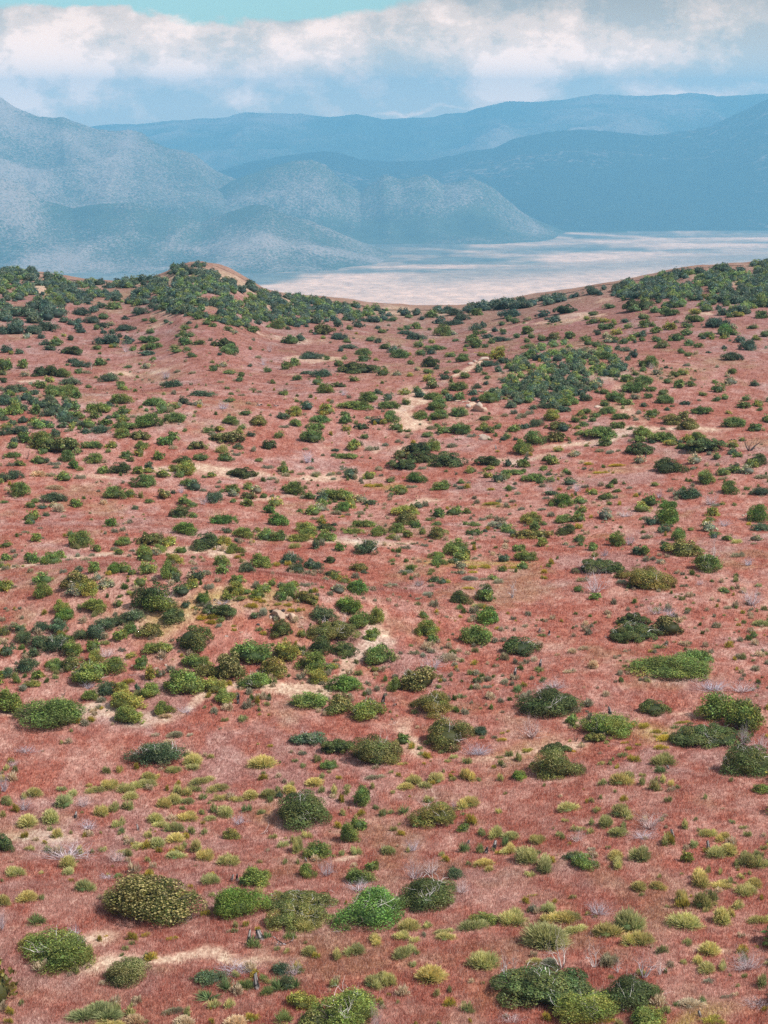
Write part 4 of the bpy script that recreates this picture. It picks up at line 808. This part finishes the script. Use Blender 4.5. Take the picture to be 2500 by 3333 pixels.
(0, 820): """
dg 435,422,140,77|the green dome at the foot of the left ridge
dt 530,387,100,62; dt 620,387,60,45; dt 685,407,50,35; dt 785,437,90,55; dg 880,447,110,67; dt 630,492,130,67; dt 720,467,100,57; dg 800,522,95,62; dt 965,524,65,37; dg 1115,537,55,30; dg 1185,547,70,50; dt 1090,487,130,67; dt 1205,452,70,40; dg 1280,452,110,67; dt 225,547,70,47
dt 80,637,190,97|the dark shrub mass at the upper left edge
dt 240,637,150,77; dt 375,614,160,82; dt 130,552,90,50; dt 30,492,90,62; dt 15,397,60,45; dt 250,502,120,60; dt 420,492,110,50; dt 490,547,80,50; dt 160,472,130,55; dt 700,552,120,62; dt 790,587,100,47; dt 610,602,90,55; dt 600,557,80,50; dt 975,612,140,57; dg 1160,632,70,47; dg 1150,702,140,60; dg 1185,754,125,57; dt 1130,802,115,45; dd 545,684,52,45
dt 825,717,190,87|the grey-green cluster shrub, upper left
dt 800,632,50,37; dt 870,637,60,47; dt 925,662,45,40; dt 975,674,55,37; dg 748,757,80,50; dg 878,740,80,45; dt 350,722,90,50; dg 435,730,95,67; dt 385,762,90,45; dd 555,794,150,72; dg 1435,602,90,50; dg 1515,590,30,40; dg 1455,662,90,50; dg 1425,720,100,67; dg 1535,719,100,50; dg 1370,662,60,32; dg 1350,752,100,37; dg 1365,782,100,42; dg 1440,767,70,42; dg 1480,814,75,47; bb 970,775,80,70; bb 80,775,80,70
dg 40,914,100,97; dg 180,902,95,77; do 25,952,60,47; dd 30,1012,60,47; dd 300,962,140,82; dd 400,957,120,92; dg 490,970,120,77; dt 570,862,100,47; dt 630,892,150,52; dg 770,877,110,62; bw 705,910,40,75; gg 670,942,80,30; dt 830,1007,145,77; dg 930,1037,80,57; dg 985,897,80,27; dg 1080,872,30,20; bb 1280,985,90,80; dt 1320,1052,155,72; gg 1370,932,60,25; gg 1485,942,60,25
dt 545,1032,150,67; dg 685,1054,55,37; dt 85,1097,140,77; dg 310,1062,110,72; dg 430,1122,170,102; dg 540,1112,140,92; dg 590,1132,90,67; dt 260,1107,90,45; dg 510,1147,70,47; dt 375,1190,135,87; dt 30,1152,120,60; dt 60,1182,140,60; dt 180,1232,110,62; dg 540,1217,80,77; dg 280,1252,90,82; dt 370,1272,120,77; dt 255,1172,80,72
dg 925,1174,160,87|the fluffy green shrub at upper left
dg 1190,1192,150,72; dg 760,1240,165,82; dg 740,1287,100,72; dt 840,1197,80,47; dg 975,1245,85,44; gg 1300,1242,80,50; dg 1350,1317,150,82; db 1145,1357,200,112|the brightest green double shrub, upper left
dg 1190,1282,60,50; dt 40,1302,80,42; dt 90,1342,80,52; dt 180,1322,90,62; dg 260,1320,70,62; dt 355,1344,110,52; dt 480,1262,110,72; dt 530,1322,150,62; dt 600,1337,80,50; dt 480,1359,95,52; dt 650,1352,120,62; dg 800,1337,115,57; dg 960,1372,175,62; dt 780,1402,140,72; dt 655,1404,90,47; dt 130,1407,170,72; dt 20,1420,50,62; dt 425,1420,90,62; dg 1425,1387,45,32; gg 1025,1280,50,25
""",
(600, 820): """
dg 120,502,80,62; dg 250,537,90,62; dg 175,564,75,44; dg 360,567,80,52; dg 340,612,75,52; dg 525,622,105,60; dt 570,562,60,47; dg 725,597,125,77; dt 805,602,45,32; dt 870,582,80,52; dt 940,582,40,30; dt 930,507,40,30; dt 1010,557,110,52; dt 1005,497,90,45; dt 1095,502,70,47; dt 1185,582,80,77
do 1065,640,180,92|the rounded olive shrub under the ridge saddle
dt 1200,682,130,62; dg 1255,702,65,42; dg 1275,604,70,42; dt 1340,587,100,57; dt 1430,547,160,57; dt 1490,597,50,32; dg 1525,630,70,42; dg 1440,692,85,47; dt 1535,477,40,42; dt 1270,750,130,42
dg 810,712,120,77|the lone green dome below the knoll
dd 300,737,165,77; dg 350,790,155,82; dg 510,757,30,32; dg 605,762,25,18; bb 660,775,60,60; gg 570,822,60,25; dt 985,832,170,67; dg 1100,837,55,52; dg 845,882,90,67; dg 780,910,90,77; dg 643,932,75,52; dg 350,947,110,42; bb 610,875,60,60; dt 1050,970,150,72; dt 940,947,90,32; dg 1380,802,120,62; dg 1385,852,100,62; dg 1190,887,75,62
dd 1355,947,300,97|the long hedge-like dark shrub, upper centre
dg 868,994,85,57; dg 1028,1027,90,62; dd 1190,1047,100,47; dg 1088,1092,120,82; dt 150,1117,190,52; dg 345,1162,85,47; gg 280,1012,50,22; dg 330,1062,45,27; gg 525,1072,60,25; gg 440,1112,50,20; gg 575,1087,45,20; gg 490,1172,40,20; dg 745,1104,55,37; lk 560,1190,75,55; lk 690,1192,70,35
dg 1420,1160,135,87; dg 1315,1217,245,72|the flat-topped long green shrub, upper centre
dg 470,1262,95,52; dy 845,1267,130,82; dt 765,1290,105,57; dg 860,1347,105,62; dy 1100,1254,115,87; dg 1045,1317,135,62; dg 1245,1324,105,77; dg 1240,1262,80,42; dg 365,1334,125,72; do 570,1337,150,87; dg 445,1372,70,47; dg 190,1397,100,57; dy 275,1387,90,62; gg 770,1357,70,25; dg 1010,1377,130,62; dd 1365,1370,110,52; bb 300,1220,110,70; bb 1230,1110,80,60
""",
(1200, 820): """
dt 280,497,100,72; dt 365,492,80,62; dg 310,512,70,37; dg 180,537,80,47; dt 410,527,55,37; dg 485,507,110,62; dt 540,557,90,67; dt 725,532,120,62; dt 660,492,130,62; dt 640,567,180,47; dg 830,492,100,62
dt 1085,512,160,77|the dark shrub below the right ridge
dt 1340,507,105,62; dd 1515,480,165,77|the big dark shrub beside the right ridge
dt 1430,547,110,62; dg 1130,554,75,57; dg 1025,570,70,42; dt 880,587,70,57; dg 365,597,105,57; dg 580,652,130,97|the tall green shrub near the ridge saddle
dg 470,607,45,27; dg 245,607,60,27; dt 290,642,120,42; dt 370,682,140,62; dt 825,607,100,62; dg 835,642,75,52; dg 1035,630,65,52; dt 910,670,100,42; dg 1140,667,65,47; dt 1030,692,150,42; dg 385,740,85,67; dg 800,702,110,72; dg 825,747,115,82; dg 670,694,60,32; dg 1225,637,110,72; dg 1255,670,60,47; dg 1335,692,70,62; do 1425,682,120,67; dg 1220,700,50,42
dg 130,752,90,62; dt 180,782,100,62; dg 240,827,130,82; dg 400,802,80,57; dg 510,762,150,47; dg 325,872,60,47; dd 475,894,145,92|the dark dome at upper middle
dt 525,910,50,37; dg 630,817,90,52; dg 725,852,120,72; dy 1015,772,80,52; dy 990,832,110,82; dy 880,812,100,42
rk 880,845,90,40|the pale flat stones left of the thicket
rk 930,835,40,25; rk 820,850,40,22; rk 790,868,50,22; rk 860,858,60,22
dt 845,932,80,72; dt 940,887,150,52; dt 1050,862,110,52; dg 1240,832,110,82; dg 1230,747,110,52; dt 1335,742,80,47
dg 460,942,90,47; dy 455,1002,80,67; do 490,1057,100,92; dt 590,987,100,52; dg 635,1007,35,37; dg 680,937,70,37; dg 745,977,90,62; dg 895,950,60,32; dg 915,982,55,37; dt 905,1027,50,37; dg 680,1072,150,77; dt 835,1057,80,47; dt 800,1107,90,52; dg 370,1087,80,62; dg 530,1222,160,102; dg 500,1142,130,62; dg 590,1107,80,52; dg 700,1147,90,72; dt 630,1152,100,62; dg 690,1272,130,82; dg 540,1292,150,82; dg 400,1292,120,72; dg 290,1182,85,57; dg 155,1212,145,67; dg 180,1312,135,92; dy 115,1332,60,50; dt 815,1152,80,42; dg 920,1167,130,92; dt 1000,1100,50,42
rk 850,1232,90,75|the white boulders at upper right of centre
rk 800,1195,60,40; rk 885,1235,60,40; rk 765,1200,45,30; rk 760,1160,40,18; rk 690,1155,45,18; rk 890,1085,45,20; rk 860,1080,35,18; rk 915,1078,30,16; rk 880,1165,50,20; rk 725,1160,30,15
dg 710,1407,150,92; dg 900,1302,105,47; dy 885,1359,75,57; do 940,1397,70,62; dg 990,1367,80,52; dg 1120,1387,105,57; gg 1120,1252,70,40; gg 1180,1282,80,40; gg 1240,1257,70,40; gg 1150,1292,50,25; gg 1045,1272,60,30; dt 1200,1367,100,47; dt 1290,1352,120,67
dy 1415,1302,130,92|the yellow-green dome below the thicket
do 1460,1372,180,72; dt 1385,1207,150,52; dt 1500,1237,110,57; dt 1265,1217,70,42; dg 580,1402,110,62; dg 245,1394,50,42; dg 305,1390,45,27; gg 490,1372,80,35
""",
(1800, 820): """
dt 290,330,130,72|the dark shrub breaking the right ridge line
dt 395,294,50,42; dt 500,307,120,72; dt 590,247,80,52; dt 630,362,120,62; dg 545,377,60,42; dg 435,440,100,52; dg 310,492,90,42; dg 305,557,90,57; dy 260,527,60,37; dy 395,547,100,42; dg 410,602,110,57
dd 640,460,185,92|the wide dark shrub under the right ridge
dg 740,422,90,57; dt 890,422,65,37; dg 900,497,125,62; dt 1005,402,60,47; dg 815,397,60,42; dt 810,367,120,57; dg 1080,377,85,52; dy 1155,357,60,42; dg 1228,410,75,52; dt 965,357,70,42; dt 1310,492,90,62; dt 1405,462,60,52; dt 1275,447,60,42; dy 1430,502,110,47; dg 1370,507,80,42; dg 1575,427,110,72; dt 1465,420,50,47; dg 1610,512,110,62; dg 1090,542,125,62; dy 1095,482,110,52; dg 700,522,90,52; dg 705,585,100,67; dg 580,592,85,47; dt 560,547,70,37; dy 905,602,110,62; dg 795,630,105,57; dg 1035,587,100,47; dg 1035,647,105,62; dt 1275,587,190,82
db 1325,637,120,87|the fresh green dome high on the right
dg 1195,659,90,52; dg 1540,594,80,40; dg 1640,657,90,62; dt 690,660,70,60; dg 690,692,60,47; dg 800,697,85,57; dg 940,689,105,67; do 840,747,110,67; dt 345,644,60,52; dg 130,674,95,67; dg 250,692,110,52; dy 490,642,100,57; dg 465,692,100,57; dg 540,714,90,62; dg 340,740,95,62; dg 405,777,110,67; dt 500,762,60,47; dt 560,772,80,42; dg 400,832,130,67; dt 620,817,75,72; dt 575,840,55,42; dt 630,707,35,37; dt 480,812,35,37
dg 745,894,120,97|the round shrub right of the thicket
dg 1045,727,90,62; dg 1120,742,80,52; dg 990,787,60,52; dg 1045,807,70,42; dt 1320,754,55,37; dt 1440,702,90,57; dt 1495,762,130,92|the bushy dark shrub, upper right edge
dt 1200,782,40,20; dt 1385,840,145,72; dg 1380,942,80,57; dg 640,954,75,40; dg 940,967,85,62; dg 835,940,35,27; dg 885,1017,70,52; dg 975,1055,85,77; dg 1070,1042,75,62; dg 570,1007,110,67; dg 700,1022,130,72
dg 635,1087,185,92|the broad bright shrub below the thicket's right end
dg 755,1077,100,52; dg 850,1110,85,62; dg 735,1132,80,57; dg 865,1172,130,72; dg 395,1100,75,52; dg 480,1157,130,87; dg 560,1187,110,57; dt 705,1197,65,40; dg 1155,1112,70,37; dg 1260,1154,75,47; dg 1470,1207,100,62; dg 1490,1152,80,52; dg 130,1180,130,82; dt 250,1152,110,72; dg 250,1252,95,57; dg 175,1317,85,57; dg 235,1347,85,47; dg 330,1277,90,47; dg 305,1312,60,42; dg 400,1192,90,52; dg 420,1252,120,62; dg 520,1292,120,52; dg 500,1364,100,62; gg 665,1252,65,35; dg 595,1374,50,32; dg 765,1277,105,67; dt 880,1227,45,32; do 905,1337,150,92; do 1005,1292,110,72
do 1050,1372,160,97|the rounded olive shrub, upper right
dg 1150,1257,140,67; dg 1400,1357,155,87; dg 1565,1387,110,67; gg 845,1374,50,28; gg 640,1302,50,25; dt 1020,1182,80,37; gg 1130,1152,35,20; dg 1595,1227,50,37; rk 1050,822,30,14; rk 340,1200,50,20; rk 375,1210,30,15; bb 760,905,60,50
""",
}
# ------------------------------------------------------------------ read the list, put everything on the ground
items = []
for (ox, oy), text in DATA.items():
    lo_y = {2700: 2780, 2200: 2290, 1700: 1830, 1250: 1420, 820: 0}[oy]; hi_y = {2700: 9999, 2200: 2780, 1700: 2290, 1250: 1830, 820: 1420}[oy]
    for tok in re.split(r'[;\n]', text):
        m = re.match(r'^([a-z]{2})(b?) (\d+),(\d+),(\d+),(\d+)(?:\|(.*))?$', tok.strip())
        if not m: continue
        x, y, w, h = [int(v) * 700 / 1659 for v in m.group(3, 4, 5, 6)]; x += ox; y += oy
        if not (lo_y <= y < hi_y) and not m[7]: continue
        items.append(dict(k=m[1], dead=bool(m[2]), x=x, y=y, w=w, h=h, land=m[7], name=NAME[m[1]][0]))
rj = random.Random(5)
for it in items:                              # true size and place from what the picture shows
    px, pb, w, h = it['x'], it['y'], it['w'], it['h']
    X, Y, Z = place(px, pb); dist = math.sqrt(X * X + Y * Y + (CZ - Z) ** 2); a = math.atan2(CZ - Z, Y)
    upright = it['k'] in ('st', 'bw', 'bk'); dep = .3 if upright else (.8 if w < 3.2 * h else .45)
    d = min(w / 2 * dep * math.sin(a), h * .38)
    X, Y, Z = place(px, pb - d); top = h - d
    H = math.sqrt(max(top * top - d * d, (.45 * h) ** 2)) / math.cos(a)
    s = dist / FP
    g, gh = (1.14, .96) if it['k'][0] == 'd' else (1.32, .98) if it['k'][0] in 'fg' else (1.5, 1.25) if it['k'] == 'bb' else (1.2, 1.2) if it['k'][0] == 'b' else (1.15, 1.15); w *= g; H *= gh
    it.update(X=X, Y=Y, Z=Z, W=w * s, H=H * s, D=w * s * dep if not upright else w * s * .8, dist=dist, area=w * h)
# at most 300 of a kind stand as objects of their own; the rest of that kind goes into one mass
by = {}
for it in items: by.setdefault(it['name'], []).append(it)
rest = []
for nme, l in by.items():
    l.sort(key=lambda i: (-bool(i['land']), -i['area']))
    rest += l[300:]; del l[300:]
keep = [i for l in by.values() for i in l]
keep.sort(key=lambda i: (-i['Y']))
# ------------------------------------------------------------------ labels: landmark, or nearest landmark + direction + count
marks = [i for i in keep if i['land']]
def side(dx, dy):
    a = math.degrees(math.atan2(-dy, dx)) % 360
    return ['right of', 'upper right of', 'straight above', 'upper left of', 'left of', 'lower left of', 'straight below', 'lower right of'][int((a + 22.5) // 45) % 8]
for nme, l in by.items():
    for i in l: i['opt'] = []
    for a in marks:
        sec = {}
        for i in l:
            if i is a: continue
            dx, dy = i['x'] - a['x'], (i['y'] - i['h'] / 2) - (a['y'] - a['h'] / 2)
            sec.setdefault(side(dx, dy), []).append((math.hypot(dx, dy), i))
        for s_, L in sec.items():
            L.sort(key=lambda p: p[0])
            for rnk, (dd, i) in enumerate(L[:9]): i['opt'].append((rnk * 90 + dd * (1.0 + .0 * rnk), rnk, s_, a['land']))
ORD = ['nearest', 'second', 'third', 'fourth', 'fifth', 'sixth', 'seventh', 'eighth', 'ninth']
def adj(i):
    w = LOOK[i['k']]
    if i['k'][0] in 'dfg':
        q = i['w'] / i['h']
        w = ('wide ' if q > 2.1 else 'upright ' if q < 1.15 else 'round ' if i['k'][0] == 'd' and q < 1.6 else '') + w
    return w
for i in keep:
    word = WORD[i['name']]
    if i['land']:
        lab = i['land'].replace('the ', '', 1)
        if len(lab.split()) < 6: lab += ', ' + LOOK[i['k']]
    else:
        i['opt'].sort(key=lambda o: o[0]); o = i['opt'][0]
        anc = o[3]; pos = 'on' if False else ''
        lab = f"{adj(i)} {word}, {ORD[o[1]]} {word} {o[2]} {anc}"
        if len(lab.split()) > 16: lab = f"{LOOK[i['k']]} {word}, {ORD[o[1]]} {word.split()[-1]} {o[2]} {anc}"
        if len(lab.split()) > 16: lab = f"{word}, {ORD[o[1]]} {word.split()[-1]} {o[2]} {anc}"
        if len(lab.split()) > 16: lab = f"{word}, {ORD[o[1]]} {o[2]} {anc}"
    i['label'] = lab
# ------------------------------------------------------------------ build
STEM = lib('stem_fan', lambda: branching(900, 7, 2, .5, .03, .25, .3, 2.0, (.8, 1.1), .7, (.5, 1.3)))
DEAD = [lib(f'dead_fan_{k}', lambda k=k: branching(910 + k, 6, 4, .8, .032, .55, .3, 1.8, (.85, 1.15), .74, (.3, 1.2))) for k in range(3)]
def colour(k, it, j=.16):
    c = COL[k]; g = rj.uniform(1 - j, 1 + j); w = rj.uniform(-.1, .1)
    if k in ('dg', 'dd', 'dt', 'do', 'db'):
        f = min(max((it['Y'] - 110) / 200, 0), 1); c = (c[0] * (1 - .22 * f), c[1] * (1 - .16 * f), c[2] * (1 + .25 * f))  # farther plants turned bluer: distance haze put into their colour
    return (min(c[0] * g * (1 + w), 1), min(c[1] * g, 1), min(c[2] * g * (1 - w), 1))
for it in keep:
    k = it['k']; nme, cat, grp = NAME[k]; wr = it['w'] * 768 / 2500
    lod = 0 if wr > 42 else (1 if wr > 15 else 2)
    me, mat = variants(k, rj.randrange(12), lod, it['w'] > 1.95 * it['h'] if k != 'bb' else wr > 30)
    sc = (it['W'], it['D'], it['H']); rz = rj.uniform(0, 6.28)
    if it['w'] > 1.9 * it['h'] or k in ('lg', 'lk', 'st') or sc[1] < .7 * sc[0]: rz = rj.choice((0, math.pi)) + rj.uniform(-.2, .2)
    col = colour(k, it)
    base = (it['X'], it['Y'], it['Z'] - .03)
    if k[0] == 'd' and lod < 2 or (k[0] == 'd' and it['dead']):
        root = bpy.data.objects.new(nme, None); C.objects.link(root); root.location = base; root.rotation_euler = (0, 0, rz); root.empty_display_size = .3
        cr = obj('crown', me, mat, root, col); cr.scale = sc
        st = obj('stem', STEM, TWIG, root, (.20, .16, .13)); st.scale = (sc[0] * .8, sc[1] * .8, sc[2] * .78)
        if it['dead'] or (lod == 0 and k in ('dd', 'do', 'dt', 'dg') and rj.random() < .6):
            db_ = obj('dead_branch', DEAD[rj.randrange(3)], TWIG, root, (.92, .84, .81)); db_.scale = (sc[0] * 1.0, sc[1] * 1.0, sc[2] * 1.3); db_.rotation_euler = (0, 0, rj.uniform(0, 6))
    else:
        root = obj(nme, me, mat, None, col); root.location = base; root.rotation_euler = (0, 0, rz); root.scale = sc
        if k in ('rk', 'rd'): root.location.z -= .06; root.rotation_euler = (rj.uniform(-.12, .12), rj.uniform(-.12, .12), rz)
    root['label'] = it['label']; root['category'] = cat; root['group'] = grp
# ------------------------------------------------------------------ masses nobody could count
def merged(name, pieces, mat):
    Vs, Fq, Ft, Cs, o = [], [], [], [], 0
    for (V, F, c), (X, Y, Z, sx, sy, sz, rz, tint) in pieces:
        cs, sn = math.cos(rz), math.sin(rz); v = V * [sx, sy, sz]
        v = np.stack([v[:, 0] * cs - v[:, 1] * sn + X, v[:, 0] * sn + v[:, 1] * cs + Y, v[:, 2] + Z], -1)
        Vs.append(v); Cs.append(c * tint)
        for f in F: (Fq if f.shape[1] == 4 else Ft).append(f + o)
        o += len(V)
    Fl = [np.concatenate(x) for x in (Fq, Ft) if x]
    return obj(name, mesh_np(name, np.concatenate(Vs), Fl, np.concatenate(Cs)), mat)
COARSE = [leafy(2000 + k, 420, .10, 'spray', 13) for k in range(4)]; MC = [leafy(2050 + k, 600, .085, 'spray', 15) for k in range(4)]
FCOARSE = [tufty(2100 + k, 260, .03) for k in range(3)]; GCOARSE = [tufty(2120 + k, 200, .04, 'mound') for k in range(3)]
pieces = []
for it in rest:
    tm = (MC if it['k'][0] == 'd' else FCOARSE if it['k'][0] == 'f' else GCOARSE)[rj.randrange(3)]
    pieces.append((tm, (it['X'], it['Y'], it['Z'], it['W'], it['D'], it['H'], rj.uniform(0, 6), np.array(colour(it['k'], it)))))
# polygons (photo px) filled with shrubs too many and small to tell apart
def inside(poly, x, y):
    c = False; j = len(poly) - 1
    for i in range(len(poly)):
        xi, yi = poly[i]; xj, yj = poly[j]
        if (yi > y) != (yj > y) and x < (xj - xi) * (y - yi) / (yj - yi) + xi: c = not c
        j = i
    return c
THICK = [([(-60, 880), (120, 888), (260, 925), (480, 914), (560, 880), (610, 872), (640, 866), (700, 872), (760, 902), (850, 955), (1000, 975), (1200, 1005), (1300, 1015), (1240, 1050), (1100, 1045), (1000, 1060), (800, 1070), (640, 1040), (560, 1020), (480, 1000), (330, 980), (150, 1010), (-60, 1010)], 1150, (15, 38), ('dt', 'dt', 'dg')),
         ([(1900, 948), (2100, 912), (2300, 880), (2560, 850), (2560, 985), (2400, 990), (2250, 975), (2100, 975), (1960, 965)], 720, (15, 36), ('dt', 'dt', 'dg')),
         ([(1760, 1000), (1900, 965), (1700, 985), (1500, 1010), (1380, 1015), (1300, 1010), (1420, 1022), (1560, 1018)], 60, (22, 44), ('dt',)),
         ([(1660, 1180), (1800, 1120), (1950, 1120), (2040, 1190), (2010, 1230), (1960, 1255), (1900, 1300), (1850, 1330), (1700, 1330), (1640, 1270), (1620, 1200)], 250, (22, 38), ('dt', 'dg', 'dt')),
         ([(1600, 1280), (1700, 1255), (1850, 1260), (1800, 1330), (1640, 1335)], 35, (26, 44), ('dt',)),
         ([(-20, 1240), (180, 1260), (260, 1330), (330, 1400), (150, 1420), (-20, 1400)], 26, (28, 50), ('dt', 'dg')),
         ([(-20, 1000), (180, 1000), (240, 1040), (-20, 1070)], 26, (30, 60), ('dt',)),
         ([(2000, 990), (2200, 985), (2540, 985), (2540, 1030), (2200, 1030), (2050, 1010)], 40, (22, 40), ('dt', 'dg'))]
occupied = np.array([(i['x'], i['y'] - i['h'] * .4, i['w'] * .45, i['h'] * .45) for i in items])
for poly, n, (a, b_), kinds in THICK:
    xs = [p[0] for p in poly]; yz = [p[1] for p in poly]; c = 0; tries = 0
    while c < n and tries < n * 12:
        tries += 1; x = rj.uniform(min(xs), max(xs)); y = rj.uniform(min(yz), max(yz))
        if not inside(poly, x, y): continue
        if vnoise(np.array([x / 46.]), np.array([y / 22.]), 77)[0] < .30: continue
        q = ((occupied[:, 0] - x) / occupied[:, 2]) ** 2 + ((occupied[:, 1] - y) / occupied[:, 3]) ** 2
        if q.min() < .6: continue
        c += 1; X, Y, Z = place(x, y); s = math.hypot(Y, CZ - Z) / FP; w = rj.uniform(a, b_) * s
        k = rj.choice(kinds)
        pieces.append((COARSE[rj.randrange(4)], (X, Y, Z - .05, w, w, w * rj.uniform(.55, .8), rj.uniform(0, 6), np.array(colour(k, {'Y': Y}, .3)) * 1.3)))
c = 0
while c < 340:                                          # young bushes too small to tell apart, between the larger ones
    x = rj.uniform(-20, 2520); y = 1040 + 900 * rj.random() ** 1.2
    if vnoise(np.array([x / 150.]), np.array([y / 60.]), 83)[0] < .42: continue
    if (((occupied[:, 0] - x) / occupied[:, 2]) ** 2 + ((occupied[:, 1] - y) / occupied[:, 3]) ** 2).min() < 1.2: continue
    c += 1; X, Y, Z = place(x, y); w = rj.uniform(.55, 1.5) * (.7 + .3 * Y / 200); k = rj.choice(('dg', 'dg', 'dt', 'dy', 'gg'))
    pieces.append((COARSE[rj.randrange(4)], (X, Y, Z - .04, w, w * .85, w * rj.uniform(.45, .7), rj.uniform(0, 6), np.array(colour(k, {'Y': Y}, .25)))))
for _ in range(420):                                   # the same scrub goes on beyond both sides of the picture
    x = rj.choice((rj.uniform(-560, -45), rj.uniform(2545, 3060))); y = 950 + 2400 * rj.random() ** 1.5
    X, Y, Z = place(x, y); w = rj.uniform(.7, 2.6)
    pieces.append((MC[rj.randrange(4)], (X, Y, Z - .05, w, w * .85, w * rj.uniform(.5, .7), rj.uniform(0, 6), np.array(colour(rj.choice(('dg', 'dg', 'dd', 'do', 'dy')), {'Y': Y})))))
o = merged('hillside_scrub', pieces, MASS); o['kind'] = 'stuff'; o['label'] = 'dense dark green scrub covering the ridge and upper slope'
# low tufts between the shrubs
pieces = []
for _ in range(8200):
    px = rj.uniform(-420, 2920); py = 1050 + 2330 * rj.random() ** .9
    if py > 2350 and rj.random() < .72: continue
    if vnoise(np.array([px / 190.]), np.array([py / 120.]), 61)[0] < .45: continue
    X, Y, Z = place(px, py); w = rj.uniform(.2, .7) * rj.uniform(.7, 1.4); k = rj.choice(['gs', 'gg', 'fg', 'gg', 'gs', 'dg', 'fy'] if py < 2400 else ['fy', 'fg', 'ff', 'gs', 'fg'])
    pieces.append((GCOARSE[rj.randrange(3)] if k[0] == 'g' else FCOARSE[rj.randrange(3)], (X, Y, Z - .03, w, w * .8, w * rj.uniform(.4, .6), rj.uniform(0, 6), np.array(COL[k]) * rj.uniform(.7, 1.1))))
o = merged('small_tufts', pieces, BLADE if False else MASS); o['kind'] = 'stuff'; o['label'] = 'small dull tufts and seedlings dotted through the red grass'
# the red grass itself
def grass(n, y0, y1, hgt, wid, blades, seed):
    r = np.random.default_rng(seed)
    Y = 1 / (1 / y0 + r.random(n) * (1 / y1 - 1 / y0)); X = (r.random(n) * 2 - 1) * .29 * Y
    c, s, pale = ground_col(X, Y); keep_ = r.random(n) > s * .82
    X, Y, c, pale = X[keep_], Y[keep_], c[keep_], pale[keep_]; Z = height(X, Y); m = len(X)
    Xb = np.repeat(X, blades) + r.normal(0, .09, m * blades); Yb = np.repeat(Y, blades) + r.normal(0, .09, m * blades); Zb = np.repeat(Z, blades) - .02
    k = m * blades; sc = np.repeat((Y / y0) ** .5, blades)
    h = hgt * r.uniform(.5, 1.25, k) ; a = r.uniform(0, 6.28, k); ln = r.uniform(.15, .6, k) * h
    tip = np.stack([Xb + np.cos(a) * ln + .06 * h, Yb + np.sin(a) * ln, Zb + h], -1); b0 = np.stack([Xb, Yb, Zb], -1)
    w = wid * sc * r.uniform(.6, 1.4, k); ang = r.uniform(-.6, .6, k); sd = np.stack([np.cos(ang) * w, np.sin(ang) * w, 0 * w], -1)
    V = np.stack([b0 - sd, b0 + sd, tip], 1).reshape(-1, 3); F = np.arange(3 * k).reshape(k, 3)
    cc = np.repeat(c, blades, 0) * r.uniform(.75, 1.3, (k, 1)); st = (r.random(k) < .20 + .25 * np.repeat(pale, blades))[:, None]
    cc = np.where(st, np.array([[.68, .44, .37]]) * r.uniform(.7, 1.15, (k, 1)), cc)
    col = np.stack([cc * .9, cc * .9, cc * 1.1], 1).reshape(-1, 3)
    o = obj('red_grass', mesh_np('red_grass', V, F, np.minimum(col, .9)), GRASSM); o['kind'] = 'stuff'; o['label'] = 'short dry red and straw-coloured grass covering the slope'
grass(265000, 54, 325, .15, .0085, 5, 3)
# ------------------------------------------------------------------ air
hb = {'x': 7000, 'y0': -60, 'y1': 16100, 'z0': VALLEY - 60, 'z1': 245}
hv = np.array([[x, y, z] for x in (-hb['x'], hb['x']) for y in (hb['y0'], hb['y1']) for z in (hb['z0'], hb['z1'])], float)
hf = np.array([[0, 1, 3, 2], [4, 6, 7, 5], [0, 4, 5, 1], [2, 3, 7, 6], [0, 2, 6, 4], [1, 5, 7, 3]])
hm = bpy.data.materials.new('haze_air'); hm.use_nodes = True; t = hm.node_tree; t.nodes.clear()
pv_ = N(t, 'ShaderNodeVolumePrincipled', ins={'Color': (.23, .64, 1.0, 1), 'Density': HAZE, 'Anisotropy': 0.0})
t.links.new(pv_.outputs[0], N(t, 'ShaderNodeOutputMaterial').inputs['Volume'])
haze = obj('haze', mesh_np('haze', hv, hf), hm); haze['kind'] = 'stuff'; haze['label'] = 'blue haze filling the valley air'
